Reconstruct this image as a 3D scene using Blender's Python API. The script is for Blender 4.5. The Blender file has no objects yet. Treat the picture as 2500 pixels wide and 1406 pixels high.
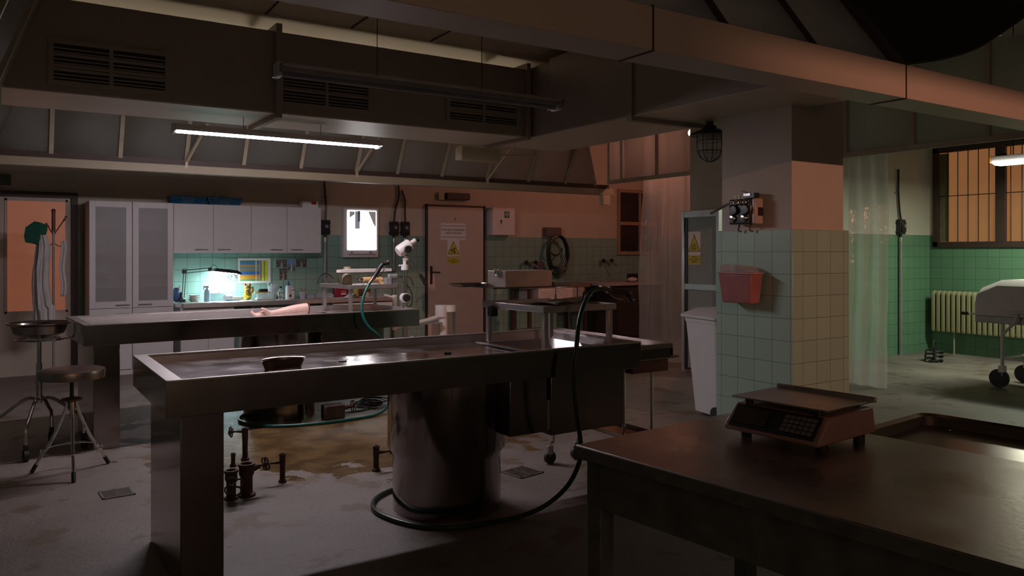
import bpy, bmesh, math, random
from mathutils import Vector, Matrix
random.seed(7)
PI = math.pi
C = bpy.context.scene.collection
scn = bpy.context.scene

# ------------------------------------------------ camera, world, exposure
cam_d = bpy.data.cameras.new('camera'); cam = bpy.data.objects.new('camera', cam_d); C.objects.link(cam)
cam_d.sensor_width = 36; cam_d.lens = 36*1920/2500; cam_d.shift_y = -88/2500
cam_d.clip_start = .05; cam_d.clip_end = 60
cam.location = (0, 0, 1.4); cam.rotation_euler = (PI/2, 0, -math.radians(33.1))
scn.camera = cam
w = bpy.data.worlds.new('night'); scn.world = w; w.use_nodes = True
w.node_tree.nodes['Background'].inputs[0].default_value = (.30, .22, .2, 1)
w.node_tree.nodes['Background'].inputs[1].default_value = .02
vs = scn.view_settings; vs.view_transform = 'Standard'; vs.look = 'None'; vs.gamma = 1; vs.exposure = 0
try: vs.use_curve_mapping = False
except: pass

def light(name, kind, loc, col, power, size=.2, size_y=None, target=None, spot=None, blend=.3):
    l = bpy.data.lights.new(name, kind); o = bpy.data.objects.new(name, l); C.objects.link(o)
    l.color = col; l.energy = power; o.location = loc
    if kind == 'AREA':
        l.size = size
        if size_y: l.shape = 'RECTANGLE'; l.size_y = size_y
    else:
        l.shadow_soft_size = size
    if kind == 'SPOT': l.spot_size = math.radians(spot or 60); l.spot_blend = blend
    if target is not None:
        o.rotation_euler = (Vector(target)-Vector(loc)).to_track_quat('-Z', 'Y').to_euler()
    return o
ORANGE = (1, .36, .16)
# sodium street light coming in through the tall window behind the photographer
light('street_light', 'SPOT', (3.2, -7.0, 3.45), (1, .45, .30), 1250, .03, target=(5.45, 4.0, 1.9), spot=34, blend=1)
# bulkhead lamp in the passage behind the strip curtain
# warm fill added behind the duct to brighten the canopy roof
light('roof_fill', 'AREA', (2.6, 7.35, 2.80), (1, .78, .52), 10, 4.8, .1, target=(2.6, 7.2, 4))
# lamps in the side room over the gurney
light('side_room_tubes', 'AREA', (9.9, 3.9, 2.38), (.90, 1, .76), 52, .22, 1.1, target=(9.9, 3.9, 0))
light('rear_fill', 'AREA', (0, -1.9, 2.6), (1, .66, .56), 60, 1.6, 1.6, target=(0, -4.2, 2.0))  # soft fill added behind the camera, bounced off the front wall

# ------------------------------------------------ materials
def N(nt, t, **kw):
    n = nt.nodes.new(t)
    for k, v in kw.items(): setattr(n, k, v)
    return n
def newmat(name):
    m = bpy.data.materials.new(name); m.use_nodes = True
    return m, m.node_tree, m.node_tree.nodes['Principled BSDF']
def mixcol(nt, fac, a, b, mode='MIX'):
    n = N(nt, 'ShaderNodeMix', data_type='RGBA', blend_type=mode)
    for s, v in ((0, fac), (6, a), (7, b)):
        if isinstance(v, (tuple, float, int)):
            n.inputs[s].default_value = v if not isinstance(v, tuple) else (*v[:3], 1)
        else: nt.links.new(v, n.inputs[s])
    return n.outputs[2]
def ramp(nt, fac, a, b, lo=0., hi=1.):
    n = N(nt, 'ShaderNodeMapRange'); nt.links.new(fac, n.inputs[0])
    for i, v in enumerate((a, b, lo, hi)): n.inputs[i+1].default_value = v
    return n.outputs[0]
def noise(nt, vec, scale, detail=4, rough=.55):
    n = N(nt, 'ShaderNodeTexNoise'); n.inputs['Scale'].default_value = scale
    n.inputs['Detail'].default_value = detail; n.inputs['Roughness'].default_value = rough
    if vec is not None: nt.links.new(vec, n.inputs['Vector'])
    return n.outputs[0]
def M(name, col, rough=.5, metal=0., var=.12, scale=9., bump=.0, bscale=60., coat=0., trans=0., alpha=None, rvar=.0):
    m, nt, p = newmat(name)
    tc = N(nt, 'ShaderNodeTexCoord'); v = tc.outputs['Object']
    n = noise(nt, v, scale)
    c = mixcol(nt, ramp(nt, n, .3, .7), tuple(x*(1-var) for x in col), tuple(min(1, x*(1+var)) for x in col))
    nt.links.new(c, p.inputs['Base Color'])
    p.inputs['Roughness'].default_value = rough; p.inputs['Metallic'].default_value = metal
    if rvar: nt.links.new(ramp(nt, noise(nt, v, scale*1.7), .3, .7, max(.03, rough-rvar), rough+rvar), p.inputs['Roughness'])
    if bump:
        b = N(nt, 'ShaderNodeBump'); b.inputs['Strength'].default_value = bump; b.inputs['Distance'].default_value = .004
        nt.links.new(noise(nt, v, bscale), b.inputs['Height']); nt.links.new(b.outputs[0], p.inputs['Normal'])
    if coat: p.inputs['Coat Weight'].default_value = coat
    if trans: p.inputs['Transmission Weight'].default_value = trans
    if alpha is not None: p.inputs['Alpha'].default_value = alpha
    return m
def emis(name, col, strength, base=(.8, .8, .8)):
    m, nt, p = newmat(name)
    tc = N(nt, 'ShaderNodeTexCoord')
    n = noise(nt, tc.outputs['Object'], 6)
    c = mixcol(nt, ramp(nt, n, .3, .7), tuple(x*.93 for x in col), col)
    nt.links.new(c, p.inputs['Emission Color']); p.inputs['Emission Strength'].default_value = strength
    p.inputs['Base Color'].default_value = (*base, 1); p.inputs['Roughness'].default_value = .4
    return m
def film(name, col, opac, rough=.2, trl=.5, nscale=14., bump=.6, vary=.2):
    """thin sheet: part see-through, part milky and glossy"""
    m, nt, p = newmat(name)
    out = nt.nodes['Material Output']
    tc = N(nt, 'ShaderNodeTexCoord'); v = tc.outputs['Object']
    b = N(nt, 'ShaderNodeBump'); b.inputs['Strength'].default_value = bump; b.inputs['Distance'].default_value = .01
    nt.links.new(noise(nt, v, nscale), b.inputs['Height'])
    p.inputs['Base Color'].default_value = (*col, 1); p.inputs['Roughness'].default_value = rough
    nt.links.new(b.outputs[0], p.inputs['Normal'])
    t = N(nt, 'ShaderNodeBsdfTranslucent'); t.inputs[0].default_value = (*col, 1)
    mx = N(nt, 'ShaderNodeMixShader'); mx.inputs[0].default_value = trl
    nt.links.new(p.outputs[0], mx.inputs[1]); nt.links.new(t.outputs[0], mx.inputs[2])
    tr = N(nt, 'ShaderNodeBsdfTransparent'); tr.inputs[0].default_value = (.95, .95, .95, 1)
    m2 = N(nt, 'ShaderNodeMixShader')
    nt.links.new(ramp(nt, noise(nt, v, nscale*.4), .3, .7, opac*(1-vary), min(1, opac*(1+vary))), m2.inputs[0])
    nt.links.new(tr.outputs[0], m2.inputs[1]); nt.links.new(mx.outputs[0], m2.inputs[2])
    nt.links.new(m2.outputs[0], out.inputs[0])
    return m
def wallmat(name, axis, split=1.635, plaster=(.60, .52, .42), tile=(.27, .42, .36), tsize=.152, off=(0, 0), rough=.22):
    m, nt, p = newmat(name)
    tc = N(nt, 'ShaderNodeTexCoord'); v = tc.outputs['Object']
    s = N(nt, 'ShaderNodeSeparateXYZ'); nt.links.new(v, s.inputs[0])
    cb = N(nt, 'ShaderNodeCombineXYZ'); nt.links.new(s.outputs[axis], cb.inputs[0]); nt.links.new(s.outputs[2], cb.inputs[1])
    mp = N(nt, 'ShaderNodeVectorMath', operation='ADD'); mp.inputs[1].default_value = (off[0], tsize*20-split+off[1], 0)
    nt.links.new(cb.outputs[0], mp.inputs[0])
    br = N(nt, 'ShaderNodeTexBrick'); br.offset = 0; br.squash = 1
    nt.links.new(mp.outputs[0], br.inputs['Vector'])
    br.inputs['Scale'].default_value = 1; br.inputs['Mortar Size'].default_value = .0026
    br.inputs['Brick Width'].default_value = tsize; br.inputs['Row Height'].default_value = tsize
    br.inputs['Mortar Smooth'].default_value = .3; br.inputs['Bias'].default_value = 0
    br.inputs['Color1'].default_value = (*tile, 1)
    br.inputs['Color2'].default_value = (*(x*.93 for x in tile), 1)
    br.inputs['Mortar'].default_value = (*(x*.45 for x in tile), 1)
    pn = noise(nt, v, 3, 6)
    pl = mixcol(nt, ramp(nt, pn, .3, .7), tuple(x*.93 for x in plaster), tuple(x*1.04 for x in plaster))
    gt = N(nt, 'ShaderNodeMath', operation='GREATER_THAN'); gt.inputs[1].default_value = split
    nt.links.new(s.outputs[2], gt.inputs[0])
    nt.links.new(mixcol(nt, gt.outputs[0], br.outputs[0], pl), p.inputs['Base Color'])
    nt.links.new(ramp(nt, gt.outputs[0], 0, 1, rough, .75), p.inputs['Roughness'])
    b = N(nt, 'ShaderNodeBump'); b.inputs['Strength'].default_value = .5; b.inputs['Distance'].default_value = .003; b.invert = True
    mu = N(nt, 'ShaderNodeMath', operation='MULTIPLY')
    inv = N(nt, 'ShaderNodeMath', operation='SUBTRACT'); inv.inputs[0].default_value = 1; nt.links.new(gt.outputs[0], inv.inputs[1])
    nt.links.new(br.outputs['Fac'], mu.inputs[0]); nt.links.new(inv.outputs[0], mu.inputs[1])
    nt.links.new(mu.outputs[0], b.inputs['Height']); nt.links.new(b.outputs[0], p.inputs['Normal'])
    return m
def floormat():
    m, nt, p = newmat('worn_concrete')
    tc = N(nt, 'ShaderNodeTexCoord'); v = tc.outputs['Object']
    big = noise(nt, v, 1.3, 7, .62); fine = noise(nt, v, 40, 5, .7)
    c = mixcol(nt, ramp(nt, big, .35, .68), (.17, .14, .127), (.31, .262, .24))
    c = mixcol(nt, ramp(nt, fine, .35, .65, 0, .45), c, (.14, .115, .10))
    # spots and stains with outlines of their own
    st = noise(nt, v, 3.1, 8, .6)
    c = mixcol(nt, ramp(nt, st, .57, .61, 0, .75), c, (.135, .085, .048))
    sp_ = noise(nt, v, 17, 3, .5)
    c = mixcol(nt, ramp(nt, sp_, .67, .70, 0, .5), c, (.13, .09, .065))
    # the wet patch between the tables
    d = N(nt, 'ShaderNodeVectorMath', operation='SUBTRACT'); d.inputs[1].default_value = (2.45, 6.3, 0); nt.links.new(v, d.inputs[0])
    sc = N(nt, 'ShaderNodeVectorMath', operation='MULTIPLY'); sc.inputs[1].default_value = (.60, .60, 0); nt.links.new(d.outputs[0], sc.inputs[0])
    ln = N(nt, 'ShaderNodeVectorMath', operation='LENGTH'); nt.links.new(sc.outputs[0], ln.inputs[0])
    ad = N(nt, 'ShaderNodeMath', operation='MULTIPLY_ADD'); ad.inputs[1].default_value = 1.5; nt.links.new(noise(nt, v, 3.2, 9, .66), ad.inputs[0]); nt.links.new(ln.outputs['Value'], ad.inputs[2])
    wet = ramp(nt, ad.outputs[0], 1.78, 1.73)
    c = mixcol(nt, wet, c, mixcol(nt, ramp(nt, noise(nt, v, 5, 6), .4, .6), (.11, .062, .026), (.19, .115, .05)))
    nt.links.new(c, p.inputs['Base Color'])
    r = N(nt, 'ShaderNodeMath', operation='MULTIPLY_ADD'); nt.links.new(wet, r.inputs[0]); r.inputs[1].default_value = -.36
    nt.links.new(ramp(nt, big, .3, .7, .42, .62), r.inputs[2]); nt.links.new(r.outputs[0], p.inputs['Roughness'])
    b = N(nt, 'ShaderNodeBump'); b.inputs['Strength'].default_value = .6; b.inputs['Distance'].default_value = .006
    nt.links.new(noise(nt, v, 44, 8, .7), b.inputs['Height']); nt.links.new(b.outputs[0], p.inputs['Normal'])
    return m
def imgmat(name, dark, light_, scale=30, blue=False):
    """small printed picture: soft procedural blotches"""
    m, nt, p = newmat(name)
    tc = N(nt, 'ShaderNodeTexCoord'); v = tc.outputs['Generated']
    c = mixcol(nt, ramp(nt, noise(nt, v, scale, 5, .6), .45, .6), dark, light_)
    s = N(nt, 'ShaderNodeSeparateXYZ'); nt.links.new(v, s.inputs[0])
    if blue: c = mixcol(nt, ramp(nt, s.outputs[2], .45, .6), c, (.16, .27, .55))
    # pale spire in the middle
    ab = N(nt, 'ShaderNodeMath', operation='SUBTRACT'); nt.links.new(s.outputs[0], ab.inputs[0]); ab.inputs[1].default_value = .5
    a2 = N(nt, 'ShaderNodeMath', operation='ABSOLUTE'); nt.links.new(ab.outputs[0], a2.inputs[0])
    a3 = N(nt, 'ShaderNodeMath', operation='MULTIPLY_ADD'); nt.links.new(s.outputs[2], a3.inputs[0]); a3.inputs[1].default_value = .13; nt.links.new(a2.outputs[0], a3.inputs[2])
    c = mixcol(nt, ramp(nt, a3.outputs[0], .15, .11), c, tuple(min(1, x*1.6) for x in light_))
    nt.links.new(c, p.inputs['Base Color']); p.inputs['Roughness'].default_value = .35
    return m

STEEL = M('brushed_steel', (.36, .32, .305), .13, 1, .05, 5, .03, 130, rvar=.03)
STEELW = M('wet_steel', (.74, .71, .73), .14, 1, .15, 3, .35, 14, rvar=.09)
SHEET = M('pale_enamelled_sheet', (.60, .53, .43), .38, .15, .06, 1.5, .05, 4)
DUCT = M('duct_metal', (.36, .30, .25), .42, .35, .08, 1.5, .05, 5)
CREAM = M('cream_paint', (.46, .39, .28), .45, 0, .05, 4)
STEELR = M('dull_steel', (.55, .51, .50), .42, .9, .06, 6)
CHROME = M('chrome', (.72, .70, .70), .12, 1, .04)
BLACK = M('black_plastic', (.018, .018, .020), .38)
RUBBER = M('black_rubber', (.02, .02, .02), .6)
WHITE = M('white_paint', (.74, .70, .71), .4, 0, .03)
WPLAST = M('white_plastic', (.78, .76, .76), .35, 0, .03)
CABW = M('cabinet_laminate', (.76, .70, .71), .45, 0, .03)
FROST = film('frosted_glass', (.70, .66, .66), .5, .35, .3, 200, .05, .01)
WIREGL = film('wired_glass', (.46, .46, .43), .62, .35, .45, 90, .15, .05)
CURT = film('plastic_curtain', (.80, .82, .80), .50, .12, .45, 9, .9, .08)
BAG = film('clear_bag', (.75, .78, .82), .45, .15, .4, 30, 1)
DOORC = M('door_paint', (.60, .49, .41), .5, 0, .04)
DARKW = M('dark_frame', (.055, .03, .025), .55, 0, .15)
WOODD = M('orange_brown_wood', (.36, .22, .13), .55)  # wood in an orange-brown tone
GREENH = M('green_hose', (.01, .09, .075), .25)
DGREEN = M('dark_green_hose', (.012, .035, .03), .35)
RUST = M('rusty_iron', (.075, .038, .028), .75, .3, .4, 30, .6, 60)
GREY = M('grey_metal', (.30, .31, .32), .45, .3)
ALU = M('aluminium', (.55, .56, .56), .35, .8)
COLDG = M('grey_door_panel', (.30, .34, .33), .4, 0, .05)
YELL = M('sign_yellow', (.62, .55, .05), .5)
INK = M('black_ink', (.02, .02, .02), .5)
PAPER = M('white_paper', (.80, .79, .80), .6, 0, .02)
REDP = M('red_paint', (.5, .03, .03), .45)
GREENP = M('sign_green', (.01, .12, .07), .5)
BLUEB = M('blue_plastic', (.02, .12, .26), .4)
SKIN = M('pale_skin', (.72, .47, .40), .45, 0, .10, 30, .15, 120)
CLOTHG = M('green_cloth', (.012, .10, .06), .85, 0, .15, 20, .5, 300)
CLOTHW = M('white_cloth', (.62, .58, .58), .85, 0, .05, 20, .4, 200)
RADI = M('radiator_paint', (.36, .33, .19), .4, 0, .05)
TOPW = M('worktop_steel', (.58, .50, .45), .30, 1, .15, 3, .08, 60, rvar=.07)
WOODT = M('grey_green_wood', (.10, .10, .085), .5, 0, .3, 20)
SHROUD = M('white_shroud', (.62, .56, .56), .6, 0, .02)

# ------------------------------------------------ mesh helpers
class B:
    def __init__(s): s.bm = bmesh.new()
    def box(s, x0, x1, y0, y1, z0, z1, m=None):
        vs_ = [s.bm.verts.new((x, y, z)) for z in (z0, z1) for y in (y0, y1) for x in (x0, x1)]
        if m is not None:
            for v in vs_: v.co = m @ v.co
        for f in ((0, 2, 3, 1), (4, 5, 7, 6), (0, 1, 5, 4), (2, 6, 7, 3), (0, 4, 6, 2), (1, 3, 7, 5)):
            s.bm.faces.new([vs_[i] for i in f])
        return s
    def beam(s, a, b, w, h=None, up=(0, 0, 1)):
        """square bar from a to b"""
        h = h or w; a = Vector(a); b = Vector(b); d = (b-a); L = d.length; d.normalize()
        u = Vector(up)
        if abs(d.dot(u)) > .98: u = Vector((0, 1, 0))
        sx = d.cross(u).normalized(); sz = sx.cross(d).normalized()
        m = Matrix((sx, d, sz)).transposed().to_4x4(); m.translation = a
        return s.box(-w/2, w/2, 0, L, -h/2, h/2, m)
    def ring(s, c, ax, r, n, ry=None):
        ax = Vector(ax).normalized(); t = Vector((0, 0, 1)) if abs(ax.z) < .9 else Vector((1, 0, 0))
        u = ax.cross(t).normalized(); v = ax.cross(u).normalized()
        ry = ry or r
        return [s.bm.verts.new(Vector(c)+u*math.cos(2*PI*i/n)*r+v*math.sin(2*PI*i/n)*ry) for i in range(n)]
    def bridge(s, a, b):
        n = len(a)
        for i in range(n): s.bm.faces.new((a[i], a[(i+1) % n], b[(i+1) % n], b[i]))
    def cyl(s, a, b, r, r2=None, n=16, caps=True):
        r2 = r if r2 is None else r2; d = Vector(b)-Vector(a)
        A = s.ring(a, d, r, n); Bq = s.ring(b, d, r2, n); s.bridge(A, Bq)
        if caps: s.bm.faces.new(A[::-1]); s.bm.faces.new(Bq)
        return s
    def tube(s, pts, r, n=8, sm=4, closed=False):
        P = [Vector(p) for p in pts]
        if sm > 1 and len(P) > 2:
            Q = []; k = len(P)
            rng = range(k) if closed else range(k-1)
            for i in rng:
                if closed: p0, p1, p2, p3 = P[(i-1) % k], P[i], P[(i+1) % k], P[(i+2) % k]
                else: p0, p1, p2, p3 = P[max(i-1, 0)], P[i], P[i+1], P[min(i+2, k-1)]
                for j in range(sm):
                    t = j/sm
                    Q.append(.5*((2*p1)+(p2-p0)*t+(2*p0-5*p1+4*p2-p3)*t*t+(3*p1-p0-3*p2+p3)*t**3))
            if not closed: Q.append(P[-1])
            P = Q
        k = len(P); rings = []; u = None
        for i, p in enumerate(P):
            if closed: d = P[(i+1) % k]-P[i-1]
            else: d = P[min(i+1, k-1)]-P[max(i-1, 0)]
            if d.length < 1e-9: d = Vector((0, 0, 1))
            d.normalize()
            if u is None:
                t = Vector((0, 0, 1)) if abs(d.z) < .9 else Vector((1, 0, 0)); u = d.cross(t).normalized()
            else:
                u = (u-d*u.dot(d)); u = u.normalized() if u.length > 1e-6 else d.orthogonal().normalized()
            v = d.cross(u)
            rr = r[min(i, len(r)-1)] if isinstance(r, list) else r
            rings.append([s.bm.verts.new(p+u*math.cos(2*PI*j/n)*rr+v*math.sin(2*PI*j/n)*rr) for j in range(n)])
        for i in range(k-1): s.bridge(rings[i], rings[i+1])
        if closed: s.bridge(rings[-1], rings[0])
        else: s.bm.faces.new(rings[0][::-1]); s.bm.faces.new(rings[-1])
        return s
    def lathe(s, prof, c=(0, 0, 0), n=32, sx=1, sy=1, m=None):
        rings = []
        for r, z in prof:
            if r < 1e-6: rings.append(None); rings[-1] = [s.bm.verts.new((c[0], c[1], c[2]+z))]
            else: rings.append([s.bm.verts.new((c[0]+math.cos(2*PI*i/n)*r*sx, c[1]+math.sin(2*PI*i/n)*r*sy, c[2]+z)) for i in range(n)])
        if m is not None:
            for R in rings:
                for v in R: v.co = m @ v.co
        for a, b in zip(rings, rings[1:]):
            if len(a) == 1 and len(b) == 1: continue
            if len(a) == 1:
                for i in range(n): s.bm.faces.new((a[0], b[(i+1) % n], b[i]))
            elif len(b) == 1:
                for i in range(n): s.bm.faces.new((a[i], a[(i+1) % n], b[0]))
            else: s.bridge(a, b)
        return s
    def prism(s, poly, t0, t1, axis='z'):
        def mk(p, t):
            return {'z': (p[0], p[1], t), 'y': (p[0], t, p[1]), 'x': (t, p[0], p[1])}[axis]
        a = [s.bm.verts.new(mk(p, t0)) for p in poly]; b = [s.bm.verts.new(mk(p, t1)) for p in poly]
        s.bridge(a, b); s.bm.faces.new(a[::-1]); s.bm.faces.new(b)
        return s
    def loft(s, loops, cap0=True, cap1=True):
        R = [[s.bm.verts.new(p) for p in l] for l in loops]
        for a, b in zip(R, R[1:]): s.bridge(a, b)
        if cap0: s.bm.faces.new(R[0][::-1])
        if cap1: s.bm.faces.new(R[-1])
        return s
    def quad(s, a, b, c, d):
        s.bm.faces.new([s.bm.verts.new(p) for p in (a, b, c, d)]); return s
    def grid(s, fn, nu, nv):
        g = [[s.bm.verts.new(fn(i/nu, j/nv)) for j in range(nv+1)] for i in range(nu+1)]
        for i in range(nu):
            for j in range(nv): s.bm.faces.new((g[i][j], g[i+1][j], g[i+1][j+1], g[i][j+1]))
        return s
    def sphere(s, c, r, n=16, sx=1, sy=1, sz=1):
        prof = [(max(0, r*math.sin(PI*i/(n//2)))*1., -r*math.cos(PI*i/(n//2))*sz) for i in range(n//2+1)]
        prof[0] = (0, -r*sz); prof[-1] = (0, r*sz)
        return s.lathe(prof, c, n, sx, sy)
    def build(s, name, mat, parent=None, bev=0, smooth=True, solid=0):
        bm = s.bm
        bmesh.ops.recalc_face_normals(bm, faces=bm.faces)
        me = bpy.data.meshes.new(name); bm.to_mesh(me); bm.free()
        for p in me.polygons: p.use_smooth = smooth
        if smooth: me.set_sharp_from_angle(angle=math.radians(38))
        me.materials.append(mat)
        o = bpy.data.objects.new(name, me); C.objects.link(o)
        if parent is not None: o.parent = parent
        if solid:
            md = o.modifiers.new('thickness', 'SOLIDIFY'); md.thickness = solid; md.offset = 0
        if bev:
            md = o.modifiers.new('bevel', 'BEVEL'); md.width = bev; md.segments = 2; md.limit_method = 'ANGLE'; md.angle_limit = math.radians(40)
        return o
def tag(o, label, cat, group=None, kind=None):
    if kind: o['kind'] = kind
    if label: o['label'] = label
    if cat: o['category'] = cat
    if group: o['group'] = group
    return o
def thing(name, label, cat, loc=(0, 0, 0), rz=0, group=None):
    o = bpy.data.objects.new(name, None); C.objects.link(o)
    o.empty_display_size = .1; o.location = loc; o.rotation_euler = (0, 0, math.radians(rz))
    return tag(o, label, cat, group)
def struct(o, label=None, cat=None):
    o['kind'] = 'structure'
    if label: o['label'] = label
    if cat: o['category'] = cat
    return o
def copytree(o, parent=None):
    c = o.copy(); C.objects.link(c)
    c.parent = parent
    for ch in list(o.children): copytree(ch, c)
    return c
def box1(x0, x1, y0, y1, z0, z1, name, mat, parent=None, bev=0): return B().box(x0, x1, y0, y1, z0, z1).build(name, mat, parent, bev)
def text(s, size, name, mat, parent, loc, rot=(PI/2, 0, 0), ext=.0006, align='CENTER', sx=1):
    cu = bpy.data.curves.new(name, 'FONT'); cu.body = s; cu.size = size; cu.extrude = ext; cu.align_x = align; cu.align_y = 'CENTER'
    cu.space_line = 1.15
    t = bpy.data.objects.new(name, cu); C.objects.link(t)
    bpy.context.view_layer.update()
    me = bpy.data.meshes.new_from_object(t.evaluated_get(bpy.context.evaluated_depsgraph_get()))
    bpy.data.objects.remove(t)
    me.materials.clear(); me.materials.append(mat)
    o = bpy.data.objects.new(name, me); C.objects.link(o); o.parent = parent; o.location = loc; o.rotation_euler = rot; o.scale = (sx, 1, 1)
    return o

# ------------------------------------------------ the shell
struct(box1(-3, 11.2, -4.1, 10.65, -.1, 0, 'floor', floormat()))
struct(box1(-3, 11.2, 10.5, 10.65, 0, 4.2, 'wall_back', wallmat('tiled_back_wall', 0)))
struct(box1(11.03, 11.2, -4.1, 6.1, 0, 1.46, 'wall_right', wallmat('tiled_side_wall', 1, tile=(.15, .29, .18))))
WR = wallmat('tiled_side_wall_top', 1, tile=(.15, .29, .18))
o = struct(B().box(11.03, 11.2, 6.04, 6.1, 1.46, 4.2).box(11.03, 11.2, -4.1, 6.04, 2.86, 4.2).box(11.03, 11.2, -4.1, 3.0, 1.46, 2.86).build('wall_right_upper', WR))
struct(box1(6.95, 11.2, 6.1, 6.25, 0, 4.2, 'wall_side_room', wallmat('tiled_cross_wall', 0, tile=(.15, .29, .18), plaster=(.56, .52, .44))))
struct(box1(6.8, 6.95, 6.1, 6.60, 0, 4.2, 'wall_partition', wallmat('partition_wall', 1, split=-1, plaster=(.48, .46, .40))))
struct(box1(10.4, 10.55, 6.25, 10.5, 0, 4.2, 'wall_passage', wallmat('passage_wall', 1)))
struct(box1(-3.15, -3, -4.1, 10.65, 0, 4.2, 'wall_left', wallmat('tiled_left_wall', 1)))
struct(B().box(-3, 2.9, -4.25, -4.1, 0, 4.2).box(4.3, 11.2, -4.25, -4.1, 0, 4.2).box(2.9, 4.3, -4.25, -4.1, 0, .9).box(2.9, 4.3, -4.25, -4.1, 3.12, 4.2).build('wall_front', wallmat('tiled_front_wall', 0)))
struct(box1(-3.15, 11.2, -4.25, 10.65, 4.2, 4.3, 'ceiling', M('dark_ceiling', (.22, .19, .17), .8)))

pb = thing('bulb_lamp', 'orange glowing bulb high behind the strip curtain', 'lamp', (7.8, 7.53, 3.0))
B().sphere((0, 0, 0), .055, 20).build('bulb', emis('sodium_bulb', (1, .40, .29), 330), pb)
B().cyl((0, 0, .05), (0, 0, .12), .03, n=16).cyl((0, 0, .12), (0, 0, 1.2), .006, n=8).build('cord', BLACK, pb)

# ------------------------------------------------ pillar
pil = thing('pillar', 'square pillar, plain above and tiled pale green below', 'pillar', (4.92, 3.84, 0))
pil['kind'] = 'structure'
box1(-.29, .30, -.31, .32, 1.55, 4.2, 'shaft', M('pillar_plaster', (.50, .43, .37), .7, 0, .05, 3, .15, 30), pil)
def tilemat(name, tx, axis):
    return wallmat(name, axis, split=10, tile=(.30, .42, .37), tsize=.157, off=tx)
PT = wallmat('pillar_tiles_side', 1, split=1.557, tile=(.35, .50, .41), tsize=.156, off=(.012, 0), rough=.3)
PF = wallmat('pillar_tiles_front', 0, split=1.557, tile=(.35, .50, .41), tsize=.156, off=(.05, 0), rough=.3)
o = B().box(-.32, .33, -.34, .35, 0, 1.56).build('tiled_base', PT, pil, .004)
o.data.materials.append(PF)
for p in o.data.polygons:
    if abs(p.normal.y) > .9: p.material_index = 1

# ------------------------------------------------ glazed canopy over the tables
can = thing('glazed_canopy', 'long glazed canopy with cream beams and sloping wired glass over the tables', 'canopy', (0, 0, 0))
box1(-.3, 6.96, 8.16, 8.26, 2.165, 2.245, 'back_beam', M('beam_cream', (.33, .275, .195), .5, 0, .05, 4), can, .004)
box1(-.3, 6.9, 2.31, 2.51, 2.2, 2.375, 'front_beam', M('beam_sheet', (.56, .46, .38), .42, .1, .04, 2), can, .003)
for x in (2.17, 3.95): box1(x, x+.006, 2.305, 2.515, 2.195, 2.38, 'seam', DARKW, can)
box1(6.78, 6.90, 8.16, 8.24, 2.03, 2.165, 'hanger_block', CREAM, can, .003)
BX = [-.14, .39, .95, 1.53, 2.08, 2.67, 3.29, 3.78, 4.35, 4.97, 5.58, 6.16]
bz0, bz1, by0, by1 = 2.29, 3.17, 8.19, 7.71
RAFT = M('rafter_paint', (.40, .34, .25), .5)
box1(-.3, 6.9, 8.18, 8.22, 2.245, 2.30, 'glazing_bar', DARKW, can)
for i, x in enumerate(BX):
    B().beam((x, by0, bz0), (x, by1, bz1), .036, .034).build('rafter', RAFT, can)
    if i+1 < len(BX):
        x2 = BX[i+1]
        B().quad((x+.012, by0, bz0), (x2-.012, by0, bz0), (x2-.012, by1, bz1), (x+.012, by1, bz1)).build('glass_pane', WIREGL, can, solid=.006)
B().beam((6.66, by0, bz0), (5.95, by1-.1, bz1), .045, .04).build('hip_rafter', RAFT, can)
B().quad((6.17, by0, bz0), (6.65, by0, bz0), (5.97, by1, bz1), (5.93, by1, bz1)).build('glass_pane', WIREGL, can, solid=.006)
for x in (1.53, 3.29, 4.97):    # strut pairs on the beam
    B().beam((x, 8.17, 2.22), (x, 8.17, 2.30), .026).beam((x, 8.15, 2.28), (x+.13, 7.86, 2.62), .024, .02).build('strut', CREAM, can)
sx = 6.9
box1(sx-.02, sx+.02, .8, 8.20, 2.315, 2.365, 'side_rail', RAFT, can)
MY = [8.18, 7.92, 7.26, 6.62, 5.92, 5.27, 4.63, 3.96, 3.32, 2.66, 2.0, 1.3]
for i, y in enumerate(MY):
    B().beam((sx, y, 2.36), (sx, y, 3.17), .036, .034, up=(0, 1, 0)).build('mullion', RAFT, can)
    if i+1 < len(MY):
        B().quad((sx, y-.01, 2.36), (sx, MY[i+1]+.01, 2.36), (sx, MY[i+1]+.01, 3.15), (sx, y-.01, 3.15)).build('glass_pane', WIREGL, can, solid=.006)
# front slope
FX = [.1, .75, 1.37, 2.0, 2.64, 3.26, 3.93]
for i, x in enumerate(FX):
    B().beam((x, 2.36, 2.375), (x, 2.92, 3.16), .045 if i < 6 else .07, .03).build('rafter', DARKW if i > 3 else RAFT, can)
    if i+1 < len(FX):
        B().quad((x, 2.36, 2.38), (FX[i+1], 2.36, 2.38), (FX[i+1], 2.92, 3.16), (x, 2.92, 3.16)).build('glass_pane', WIREGL, can, solid=.006)
# left end
B().beam((-.12, 1.0, 2.10), (-.12, 8.2, 2.10), .08, .08).build('left_beam', CREAM, can)
for y in (3.7, 5.05): B().beam((-.08, y, 2.14), (.29, y, 3.16), .05, .03).build('rafter', CREAM, can)
B().quad((-.1, 2.4, 2.14), (-.1, 8.15, 2.14), (.29, 7.7, 3.16), (.29, 2.9, 3.16)).build('glass_pane', WIREGL, can, solid=.006)
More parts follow.
